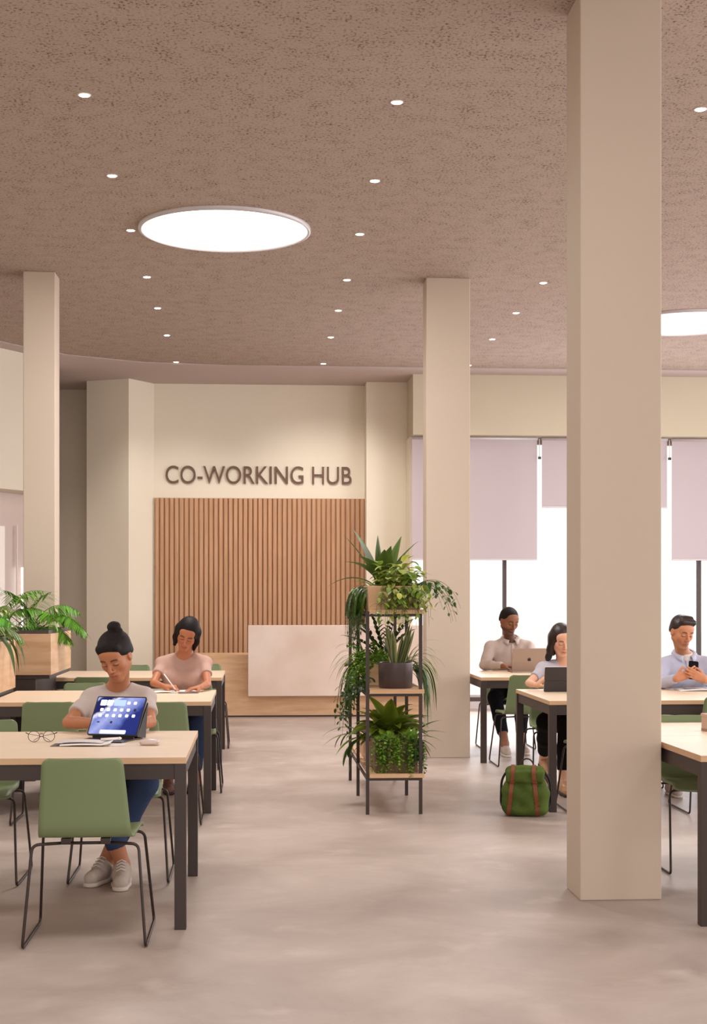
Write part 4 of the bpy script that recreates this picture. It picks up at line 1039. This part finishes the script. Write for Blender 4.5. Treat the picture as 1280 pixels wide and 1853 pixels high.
for q, xx in ((-1, -.078), (1, .058)):
    sx = lambda z: xx+q*.030*(1-min(1, max(0, z)/.27)); fr = []
    for z in np.linspace(.012, .285, 34):
        h = bv.ray_cast(Vector((sx(z), -.5, z)), Vector((0, 1, 0)))
        if h[0] is not None: fr.append(h[0])
    top_ = []
    for a in np.linspace(.15, PI*.62, 16):
        o_ = Vector((xx, -.02, .285)); dr = Vector((0, -math.cos(a), math.sin(a))); h = bv.ray_cast(o_+dr*.5, -dr)
        if h[0] is not None: top_.append(h[0])
    pts = fr+top_
    ys = [p.copy() for p in pts]
    for _ in range(2):
        ys = [ys[0]]+[(ys[i-1]+ys[i]*2+ys[i+1])/4 for i in range(1, len(ys)-1)]+[ys[-1]]
    nr = []
    for i in range(len(ys)):
        tg = (ys[min(i+1, len(ys)-1)]-ys[max(i-1, 0)]).normalized(); nr.append(Vector((1, 0, 0)).cross(tg)*1.0)
    nr = [n if n.y < 0 or n.z > 0 else -n for n in nr]; ys = [p+n*.003 for p, n in zip(ys, nr)]
    st = ribbon(ys, nr, .026, .004, M_leather, 'leather_strap', t)
    for k in (9, 25):
        c = ys[k]+nr[k]*.006; tg = (ys[k+1]-ys[k-1]).normalized(); sd_ = Vector((1, 0, 0)); bm = bmesh.new()
        add_tube(bm, [c+sd_*a+tg*b for a, b in ((-.017, -.011), (.017, -.011), (.017, .011), (-.017, .011))], .0018, 6, closed=True); obj('buckle', bm, M_buckle, st)
bm = bmesh.new(); add_tube(bm, [(.0+.045*math.cos(a)+.01, .02, .315+.055*math.sin(a)) for a in np.linspace(0, PI, 13)], .005, 8); obj('handle', bm, mat('dark_strap', '#3a1f18', .7), t)
for q in (-1, 1):
    bm = bmesh.new(); add_tube(bm, fillet([(q*.11, .06, .30), (q*.16, .10, .22), (q*.165, .10, .06), (q*.13, .07, .02)], .04), .008, 8); obj('shoulder_strap', bm, mat('black_strap', '#171112', .7), t)

# ------------------------------------------------------------------ planters and plants
M_leaf = mat('glossy_leaf', '#4a7a2a', .42, attr='tone', trans=.22, spec=.4)
class Leaves:
    def __init__(s): s.V = []; s.F = []; s.C = []
    def leaf(s, base, d, L, w, droop=.6, col=(.06, .16, .03), edge=None, n=7, kind='lance', fold=.18, roll=0, cv=.25):
        d = Vector(d).normalized(); p = Vector(base); ref = Vector((0, 0, 1))
        sd = d.cross(ref)
        if sd.length < .15: sd = d.cross(Vector((random.uniform(-1, 1), random.uniform(-1, 1), .1)))
        sd.normalize(); sd = Matrix.Rotation(roll, 3, d) @ sd
        k = 1+random.uniform(-cv, cv); col = [c*k for c in col]; edge = [c*k for c in (edge or [c*1.25 for c in col])]
        i0 = len(s.V); st = L/n
        for i in range(n+1):
            t = i/n
            if kind == 'lance': ww = math.sin(PI*min(1, (t*.93+.07))**.8)**.9
            elif kind == 'strap': ww = min(1, t*6+.35)*(1-t**3.5)
            elif kind == 'sword': ww = (min(1, .55+t*1.2))*(1-max(0, (t-.55)/.45)**2)
            elif kind == 'heart': ww = min(1.0, 1.75*max(0, t)**.5*(1-t)**.55) if t < 1 else 0
            else: ww = math.sin(PI*t)
            ww = max(ww, .03)*w/2; up = sd.cross(d).normalized()
            for a in (-1, 0, 1):
                s.V.append(tuple(p+sd*ww*a+up*(fold*ww*abs(a)))); s.C.append(tuple(edge if a else col)+(1,))
            d2 = (d+Vector((0, 0, -1))*droop/n).normalized(); p = p+(d+d2)*.5*st; d = d2
            sd = (sd-d*sd.dot(d)).normalized()
        for i in range(n):
            a = i0+3*i; s.F += [(a, a+1, a+4, a+3), (a+1, a+2, a+5, a+4)]
        return p
    def path(s, base, d, L, droop, n=10):
        d = Vector(d).normalized(); p = Vector(base); out = [(p.copy(), d.copy())]
        for i in range(n):
            d = (d+Vector((0, 0, -1))*droop/n).normalized(); p = p+d*L/n; out.append((p.copy(), d.copy()))
        return out
    def frond(s, base, d, L, droop, lw, ll, nl, col, stems, taper=True, hang=.4, fwd=.5, r=.003, **k):
        pts = s.path(base, d, L, droop, 14); stems.append(([p for p, _ in pts], r))
        for i in range(nl):
            t = .18+.82*i/(nl-1); f = t*14; j = min(13, int(f)); p = pts[j][0].lerp(pts[j+1][0], f-j); dd = pts[j][1]
            sd = dd.cross(Vector((0, 0, 1))); sd = sd.normalized() if sd.length > .1 else Vector((1, 0, 0))
            m = math.sin(PI*(.12+.80*t))**.7 if taper else 1
            for q in (-1, 1): s.leaf(p, sd*q+dd*fwd+Vector((0, 0, -hang*random.uniform(.3, 1.2))), ll*m*random.uniform(.85, 1.1), lw*m, .5, col, n=3, **k)
        s.leaf(pts[-1][0], pts[-1][1], ll*.6, lw*.8, .3, col, n=3, **k)
    def build(s, parent, stems=(), name='leaves', stemcol='#47592f'):
        me = bpy.data.meshes.new(name); off = Vector(parent.location)
        me.from_pydata([tuple(Vector(v)-off) for v in s.V], [], s.F); me.polygons.foreach_set('use_smooth', [True]*len(me.polygons))
        ca = me.color_attributes.new('tone', 'FLOAT_COLOR', 'POINT'); ca.data.foreach_set('color', (np.array(s.C, np.float32)*np.array((1.4, 1.06, .75, 1), np.float32)).ravel())
        o = link(name, me, parent, M_leaf)
        if stems:
            bm = bmesh.new()
            for pts, r in stems: add_tube(bm, [p-off for p in pts], [r*(1-.6*i/len(pts)) for i in range(len(pts))], 5)
            obj('stems', bm, mat('stem'+stemcol, stemcol, .6), parent)
        return o
rnd = random.uniform
# --- two oak planters on dark cabinets beside the left tables
def planter(x0, x1, y0, y1, label, z=.765, ins=.035, top=1.118):
    t = thing('planter_box', label, 'planter', ((x0+x1)/2, (y0+y1)/2, 0)); hx, hy = (x1-x0)/2, (y1-y0)/2
    box('cabinet', -hx, hx-ins, -hy+.02, hy-.02, 0, z-.03, M_dark, t, bevel=.003); box('plinth', -hx, hx-.012, -hy+.012, hy-.012, z-.03, z, M_dark, t)
    bm = bmesh.new(); w = .02
    for a in ((-hx, hx, -hy, -hy+w), (-hx, hx, hy-w, hy), (-hx, -hx+w, -hy+w, hy-w), (hx-w, hx, -hy+w, hy-w)): add_box(bm, *a, .765+(z-.765), top)
    obj('oak_box', bm, mat('oak_planter_veneer', '#d9b490', .55, stretch=(1.1, 1.1, 9), vscale=2.4, col2='#c79f79', detail=6, spec=.3), t, bevel=.002)
    bm = bmesh.new()
    for a in ((-hx+w, hx-w, -hy+w, -hy+w+.01), (-hx+w, hx-w, hy-w-.01, hy-w), (-hx+w, -hx+w+.01, -hy+w+.0101, hy-w-.0101), (hx-w-.01, hx-w, -hy+w+.0101, hy-w-.0101)): add_box(bm, *a, z+.01, top+.03)
    obj('liner', bm, mat('dark_liner', '#453a36', .5), t)
    box('soil', -hx+w+.011, hx-w-.011, -hy+w+.011, hy-w-.011, top-.12, top-.02, mat('potting_soil', '#2e211a', .95, bump=.8, bscale=60), t); return t
planter(-2.55, -1.60, 11.28, 12.48, 'oak planter box on a dark cabinet left of the farthest left table', .826, .12, 1.144)
planter(-2.75, -1.778, 9.50, 10.72, 'oak planter box cut by the left edge, left of the second table')
G_mid, G_dk, G_lt = (.10, .22, .028), (.026, .07, .014), (.18, .34, .06)
def feathery(x, y, label, specs, seed, col=G_mid, z0=1.10):
    random.seed(seed); t = thing('feathery_foliage_plant', label, 'plant', (x, y, z0)); lv = Leaves(); st = []
    for (az, el, L, dr) in specs:
        a = math.radians(az); e = math.radians(el); b = Vector((x+rnd(-.05, .05), y+rnd(-.08, .08), z0)); d = Vector((math.cos(a)*math.cos(e), math.sin(a)*math.cos(e), math.sin(e)))
        pts = lv.path(b, d, L*.45, dr*.3, 6); st.append(([p for p, _ in pts], .006)); 
        lv.frond(pts[-1][0], pts[-1][1], L*.65, dr, .020, .15, 15, (col[0]*rnd(.55, .85), col[1]*rnd(.8, 1.25), col[2]), st, hang=.75, fwd=.55)
    lv.build(t, st); return t
feathery(-1.86, 11.95, 'feathery green plant arching out of the planter by the farthest left table',
  [(-10, 62, .50, 1.6), (-35, 48, .50, 1.5), (-60, 55, .48, 1.6), (-95, 50, .46, 1.5), (-130, 50, .5, 1.5), (175, 55, .5, 1.5), (20, 45, .52, 1.6), (60, 70, .45, 1.2), (-80, 72, .45, 1.4), (150, 72, .46, 1.3), (-20, 30, .42, 1.2), (-150, 40, .4, 1.5), (-45, 35, .42, 1.4), (-110, 62, .42, 1.5), (0, 45, .46, 1.5), (-70, 38, .4, 1.5), (35, 52, .5, 1.5)], 3, z0=1.126)
feathery(-2.15, 11.75, 'feathery green plant behind the left edge planter, its fronds crossing the slim pillar',
  [(-10, 55, .55, 1.5), (-50, 60, .5, 1.5), (-100, 50, .5, 1.6), (20, 65, .55, 1.2), (160, 50, .5, 1.5), (-75, 75, .55, 1.3)], 5, z0=1.126)
random.seed(11); t = thing('variegated_shrub', 'cream and green speckled shrub in the planter at the left edge', 'plant', (-2.0, 10.45, 1.10)); lv = Leaves(); st = []
for i in range(34):
    a = rnd(0, 2*PI); e = rnd(.5, 1.4); d = Vector((math.cos(a)*math.cos(e), math.sin(a)*math.cos(e)*.7, math.sin(e))); pts = lv.path(Vector((-2.0+rnd(-.06, .06), 10.45+rnd(-.06, .06), 1.10)), d, rnd(.16, .30), rnd(.2, .8), 6); st.append(([p for p, _ in pts], .003))
    for p, dd in pts[1:]:
        for _ in range(5): lv.leaf(p, (rnd(-1, 1), rnd(-1, 1), rnd(-.6, .8)), rnd(.035, .06), .026, .5, (.10, .20, .05) if random.random() < .55 else (.25, .36, .25), edge=(.27, .40, .28) if random.random() < .5 else None, n=3)
lv.build(t, st)
random.seed(12); t = thing('strap_leaved_plant', 'plant with long dark drooping leaves over the rim of the planter at the left edge', 'plant', (-1.95, 9.95, 1.10)); lv = Leaves()
for (x, y, L, az, el, w) in ((-1.86, 10.3, .42, -15, 62, .045), (-1.86, 9.9, .46, -25, 60, .06), (-1.92, 9.75, .5, -60, 58, .06), (-1.85, 10.1, .40, 5, 55, .04), (-2.0, 10.0, .5, -100, 62, .05), (-1.95, 10.2, .45, 160, 55, .05), (-1.9, 10.4, .42, 40, 55, .045), (-1.88, 9.65, .5, -40, 50, .05)):
    a, e = math.radians(az), math.radians(el); lv.leaf((x, y, 1.10), (math.cos(a)*math.cos(e), math.sin(a)*math.cos(e), math.sin(e)), L, w, 4.6, G_dk, n=14, kind='lance')
lv.build(t)
feathery(-2.0, 9.95, 'light green feathery fronds in the planter at the left edge, above its rim', [(-20, 60, .42, 1.5), (-70, 55, .42, 1.6), (10, 50, .40, 1.6), (80, 55, .42, 1.4), (150, 60, .42, 1.4), (-120, 60, .42, 1.4)], 9)

# --- tall open shelf with three boards
SX0, SX1, SY0, SY1 = .712, 1.085, 9.41, 11.20
t = thing('plant_shelf', 'tall open metal shelf with three oak boards full of plants, in the middle', 'shelf', ((SX0+SX1)/2, (SY0+SY1)/2, 0)); cx, cy = t.location.x, t.location.y
for y in (SY0, (SY0+SY1)/2, SY1-.022):
    for x in (SX0, SX1-.022): box('leg', x-cx, x+.022-cx, y-cy, y+.022-cy, 0, 1.335, M_dark, t)
for z in (.268, .822, 1.347): box('board', SX0+.023-cx, SX1+.012-cx, SY0-.012-cy, SY1-cy, z-.028, z, M_wood, t, bevel=.002)
bm = bmesh.new()
for z in (.238, .792, 1.317):
    add_box(bm, SX0+.022-cx, SX1-.022-cx, SY0+.004-cy, SY0+.018-cy, z-.016, z); add_box(bm, SX0+.003-cx, SX0+.018-cx, SY0+.02-cy, SY1-.02-cy, z-.016, z); add_box(bm, SX1-.02-cx, SX1-.006-cx, SY0+.02-cy, SY1-.02-cy, z-.016, z)
obj('rails', bm, M_dark, t)
def oak_box(x0, x1, y0, y1, z, h, label, m=None):
    t = thing('plant_box', label, 'planter', ((x0+x1)/2, (y0+y1)/2, z)); hx, hy = (x1-x0)/2, (y1-y0)/2; bm = bmesh.new(); w = .012
    for a in ((-hx, hx, -hy, -hy+w), (-hx, hx, hy-w, hy), (-hx, -hx+w, -hy+w, hy-w), (hx-w, hx, -hy+w, hy-w)): add_box(bm, *a, 0, h)
    add_box(bm, -hx+w, hx-w, -hy+w, hy-w, 0, .01); obj('box', bm, m or M_wood, t, bevel=.0015); box('soil', -hx+w, hx-w, -hy+w, hy-w, h*.7, h-.015, mat('potting_soil', '#2e211a', .95), t); return t
oak_box(.735, 1.075, 9.44, 10.05, 1.348, .155, 'oak plant box at the front of the top board'); oak_box(.735, 1.075, 10.12, 11.0, 1.348, .155, 'oak plant box at the rear of the top board')
oak_box(.765, 1.03, 9.86, 10.5, .823, .165, 'oak plant box on the middle board behind the dark pot')
oak_box(.775, 1.06, 9.46, 9.86, .269, .20, 'brown plant box at the front of the bottom board', mat('walnut_box', '#7d5b45', .6, stretch=(1, 8, 8), var=.2, vscale=3))
oak_box(.765, 1.06, 9.95, 10.9, .269, .16, 'oak plant box at the rear of the bottom board')
def plant(kind, label, loc): return thing(kind, label, 'plant', loc)
def dirv(az, el): a, e = math.radians(az), math.radians(el); return Vector((math.cos(a)*math.cos(e), math.sin(a)*math.cos(e), math.sin(e)))
# big dark leaves on top
random.seed(21); b = Vector((.89, 10.25, 1.49)); t = plant('broad_leaved_plant', 'tall plant with broad dark pointed leaves rising from the top board', b); lv = Leaves()
for (az, el, L, w, dr) in ((172, 66, .50, .085, .5), (150, 72, .52, .09, .5), (120, 82, .42, .08, .3), (10, 66, .46, .075, .6), (30, 74, .44, .08, .4), (178, 42, .44, .06, 1.2), (165, 22, .40, .06, 1.5), (0, 50, .46, .04, 1.1), (-60, 72, .36, .09, .5), (-100, 66, .38, .09, .7), (-140, 60, .40, .085, .8), (90, 60, .4, .08, .6), (200, 55, .44, .08, .9), (-30, 62, .38, .08, .8), (60, 50, .38, .07, .8)):
    lv.leaf(b+Vector((rnd(-.03, .03), rnd(-.04, .04), 0)), dirv(az+rnd(-6, 6), el), L*.93, w*1.55, dr*1.3, (.036, .085, .018), edge=(.065, .14, .025), n=10, kind='lance')
lv.build(t)
# pothos
def vine_leaves(lv, st, b, d, L, dr, n, size, col, edge=None, kind='heart', cv=.3, up=.3):
    pts = lv.path(b, d, L, dr, 16); st.append(([p for p, _ in pts], .0018))
    for i in range(n):
        f = (.08+.92*i/n)*15; j = int(f); p = pts[j][0].lerp(pts[j+1][0], f-j); dd = pts[j][1]; a = rnd(0, 2*PI)
        o = Vector((math.cos(a), math.sin(a)-.35, rnd(-.5, up))); sz = size*rnd(.7, 1.15)*(1-.35*i/n)
        q = p+o.normalized()*sz*.35; st.append(([p, q], .001)); lv.leaf(q, o+Vector((0, 0, -.5)), sz, sz*.64, .9, col(), edge=edge() if edge else None, n=6, kind=kind, cv=cv)
random.seed(22); b = Vector((.93, 9.62, 1.49)); t = plant('pothos', 'bright variegated pothos trailing over the front of the top plant box', b); lv = Leaves(); st = []
cg = lambda: random.choice([(.12, .23, .035), (.17, .30, .05), (.26, .38, .09), (.08, .17, .03)])
eg = lambda: random.choice([(.13, .30, .06), (.38, .46, .16), (.16, .33, .08)])
for i in range(120): lv.leaf(b+Vector((rnd(-.12, .14), rnd(-.17, .15), rnd(-.01, .19)*rnd(.3, 1))), dirv(rnd(-190, 10), rnd(-15, 60)), rnd(.075, .115), rnd(.052, .072), 1.2, cg(), edge=eg(), n=7, kind='heart')
for i in range(12): lv.leaf(b+Vector((rnd(-.10, .06), rnd(-.12, .12), .02)), dirv(rnd(-200, 20), rnd(25, 70)), rnd(.13, .19), .045, 1.2, (.26, .38, .12), edge=(.16, .30, .07), n=8)
for i in range(44):
    vine_leaves(lv, st, b+Vector((rnd(-.10, .15), -.15+rnd(-.03, .1), rnd(-.01, .03))), dirv(rnd(-130, -40), rnd(5, 40)), rnd(.14, .36), 4.2, random.randint(6, 11), .060, cg, eg)
for i in range(9): vine_leaves(lv, st, b+Vector((.14, rnd(-.1, .1), .02)), dirv(rnd(-30, 12), rnd(20, 45)), rnd(.28, .42), 2.8, 7, .055, lambda: (.04, .11, .025))
lv.build(t, st)
# cascade on the left of the top board
random.seed(23); b = Vector((.76, 9.95, 1.49)); t = plant('trailing_fern', 'dark feathery trailing plant cascading down the left of the top board', b); lv = Leaves(); st = []
for i in range(46):
    lv.frond(b+Vector((rnd(-.03, .03), rnd(-.40, .4), 0)), dirv(rnd(165, 205), rnd(20, 62)), rnd(.20, .46), rnd(6.5, 9.5), .016, .048, 17, (.04*rnd(.6, 1.5), .095*rnd(.6, 1.5), .017), st, hang=.8, fwd=.6, r=.002)
for i in range(14): lv.leaf(b+Vector((rnd(0, .08), rnd(-.3, .3), 0)), dirv(rnd(150, 210), rnd(20, 55)), rnd(.12, .2), .022, 1.4, (.13, .25, .06), n=6)
lv.build(t, st)
# snake plant in dark pot
pc = at(716, 1245, 9.62); pc.z = .8225
t = plant('snake_plant', 'snake plant with yellow-edged upright leaves in a dark round pot on the middle board', pc)
bm = bmesh.new(); add_lathe(bm, [(.106, 0), (.112, .004), (.116, .165), (.116, .172), (.108, .172), (.106, .15)], n=40, close=False); bmesh.ops.create_circle(bm, cap_ends=True, radius=.107, segments=40, matrix=Matrix.Translation((0, 0, .002)))
obj('pot', bm, mat('dark_plum_pot', '#4a3d3c', .35), t); bm = bmesh.new(); bmesh.ops.create_circle(bm, cap_ends=True, radius=.106, segments=32, matrix=Matrix.Translation((0, 0, .155))); obj('soil', bm, mat('potting_soil', '#2e211a', .95), t)
random.seed(24); lv = Leaves()
for i in range(19):
    a = rnd(0, 2*PI); r = rnd(.01, .07); lv.leaf(pc+Vector((r*math.cos(a), r*math.sin(a), .15)), Vector((math.cos(a)*.36, math.sin(a)*.25, 1)), rnd(.17, .30), .036, .02, (.028, .075, .05), edge=(.24, .31, .16), n=8, kind='sword', roll=rnd(-.5, .5))
lv.build(t)
# bright creeping fern
random.seed(25); b = Vector((.80, 9.95, .985)); t = plant('maidenhair_fern', 'bright green bushy fern spilling over the left of the middle board', b); lv = Leaves(); st = []
for i in range(34):
    pts = lv.path(b+Vector((rnd(-.06, .10), rnd(-.25, .30), 0)), dirv(rnd(90, 300), rnd(15, 75)), rnd(.12, .26), rnd(1.5, 3.2), 10); st.append(([p for p, _ in pts], .0012))
    for p, dd in pts[2:]:
        for _ in range(7): lv.leaf(p+Vector((rnd(-.014, .014), rnd(-.014, .014), rnd(-.01, .014))), (rnd(-1, 1), rnd(-1.2, .6), rnd(-.5, .6)), rnd(.018, .030), .020, .5, (.09, .23, .02), n=3, kind='round')
lv.build(t, st)
# ZZ plant
random.seed(26); b = Vector((.90, 10.25, .985)); t = plant('zz_plant', 'dark glossy plant with paired leaflets on arching stems at the back of the middle board', b); lv = Leaves(); st = []
for (az, el, L) in ((180, 62, .34), (150, 72, .36), (200, 50, .34), (100, 80, .33), (20, 66, .34), (-20, 60, .30), (-90, 70, .30), (170, 80, .36), (60, 70, .34)): lv.frond(b+Vector((rnd(-.04, .04), rnd(-.06, .06), 0)), dirv(az, el), L, .8, .030, .07, 9, (.02, .055, .018), st, hang=-.5, fwd=.9, r=.004)
lv.build(t, st)
# spider plants
def spider(b, label, azs, n, seed, trail=0, tx=0):
    random.seed(seed); t = plant('spider_plant', label, b); lv = Leaves(); st = []
    for i in range(n): lv.leaf(b+Vector((rnd(-.02, .02), rnd(-.04, .04), 0)), dirv(rnd(*azs), rnd(25, 75)), rnd(.20, .36), .012, rnd(1.8, 3.2), (.30, .36, .16), edge=(.08, .19, .04), n=10, kind='strap')
    for i in range(trail): lv.leaf(b+Vector((rnd(-.02, .03), rnd(-.2, .2), rnd(-.06, .0))), dirv(rnd(*azs), rnd(5, 45)), rnd(.24, .50), .022, rnd(5, 8), (.035, .10, .022), edge=(.07, .17, .04), n=12, kind='strap')
    lv.build(t, st)
spider(Vector((.755, 10.25, .975)), 'striped spider plant arching out at the left of the middle board', (150, 235), 22, 31, 26)
spider(Vector((1.05, 9.95, .975)), 'striped spider plant arching out at the right of the middle board', (-50, 40), 22, 32, 34)
random.seed(33); b = Vector((.74, 9.8, .82)); t = plant('dark_vine', 'dark round-leaved vine hanging left between the middle and bottom boards', b); lv = Leaves(); st = []
for i in range(12): vine_leaves(lv, st, b+Vector((rnd(-.01, .03), rnd(-.2, .35), rnd(.0, .1))), dirv(rnd(165, 200), rnd(0, 30)), rnd(.25, .48), 4.5, 13, .050, lambda: (.018, .055, .016))
lv.build(t, st)
# bird's nest fern on the bottom board
random.seed(34); b = Vector((.915, 10.02, .43)); t = plant('birds_nest_fern', 'large fern rosette with broad wavy green leaves on the bottom board', b); lv = Leaves()
for i in range(40):
    az = i*137.5; el = 20+55*(i/40); lv.leaf(b+Vector((rnd(-.02, .02), rnd(-.02, .02), .02)), dirv(az, el), rnd(.27, .38), rnd(.10, .13), rnd(.9, 1.9), (.10, .20, .022), edge=(.18, .30, .04), n=12, fold=.4)
lv.build(t)
random.seed(35); b = Vector((.78, 10.0, .44)); t = plant('elephant_ear', 'dark drooping broad-leaved plant leaning out left of the bottom board', b); lv = Leaves(); st = []
for (az, el, L, w, s_) in ((178, 40, .11, .075, .20), (190, 10, .14, .08, .16), (172, -12, .16, .08, .14), (182, 25, .13, .06, .12), (205, 30, .13, .07, .12), (160, 45, .12, .06, .16)):
    pts = lv.path(b, dirv(az, el), s_, 1.0, 6); st.append(([p for p, _ in pts], .003)); lv.leaf(pts[-1][0], pts[-1][1]+Vector((0, 0, -.6)), L, w, 1.4, (.015, .05, .015), edge=(.05, .13, .03), n=8, kind='heart')
for (az, el, L, w, dr) in ((172, 48, .38, .05, 1.8), (185, 30, .36, .05, 1.4), (200, 20, .30, .05, 1.6), (176, 10, .26, .06, 1.9)): lv.leaf(b, dirv(az, el), L, w, dr, (.09, .20, .04), edge=(.16, .30, .06), n=10)
lv.build(t, st)
random.seed(36); b = Vector((1.04, 9.9, .43)); t = plant('arching_strap_plant', 'plant with long arching leaves leaning out right of the bottom board', b); lv = Leaves()
for (az, el, L, w, dr) in ((0, 42, .30, .045, 1.2), (-12, 35, .28, .04, 1.4), (20, 50, .32, .045, 1.0), (-30, 25, .24, .03, 1.4), (5, 22, .20, .05, 1.8), (10, 10, .2, .03, 1.4)): lv.leaf(b, dirv(az, el), L, w, dr, (.03, .09, .02), edge=(.07, .17, .04), n=9)
lv.build(t)
# string of hearts over the front bottom box
random.seed(37); b = Vector((.92, 9.60, .468)); t = plant('bead_vine', 'light green beaded trailing vine spilling over the brown box on the bottom board', b); lv = Leaves(); st = []
for i in range(44):
    x = rnd(-.13, .15); front = random.random() < .75
    p0 = b+Vector((x, rnd(-.15, -.08) if front else rnd(-.1, .2), rnd(0, .03))) if front else b+Vector((.13, rnd(-.15, .2), 0))
    pts = lv.path(p0, dirv(rnd(-125, -55) if front else rnd(-30, 30), rnd(10, 50)), rnd(.14, .27), rnd(6, 9), 14); st.append(([p for p, _ in pts], .0012))
    for p, dd in pts[1:]:
        for _ in range(3): lv.leaf(p, (rnd(-1, 1), rnd(-1, .5), rnd(-.6, .3)), rnd(.015, .024), .018, .3, (.13, .30, .05) if x < .09 else (.03, .10, .02), n=3, kind='round')
for i in range(60): lv.leaf(b+Vector((rnd(-.12, .14), rnd(-.13, .12), rnd(0, .03))), dirv(rnd(0, 360), rnd(20, 80)), rnd(.05, .10), .03, 1.2, (.10, .25, .045), n=4)
lv.build(t, st)
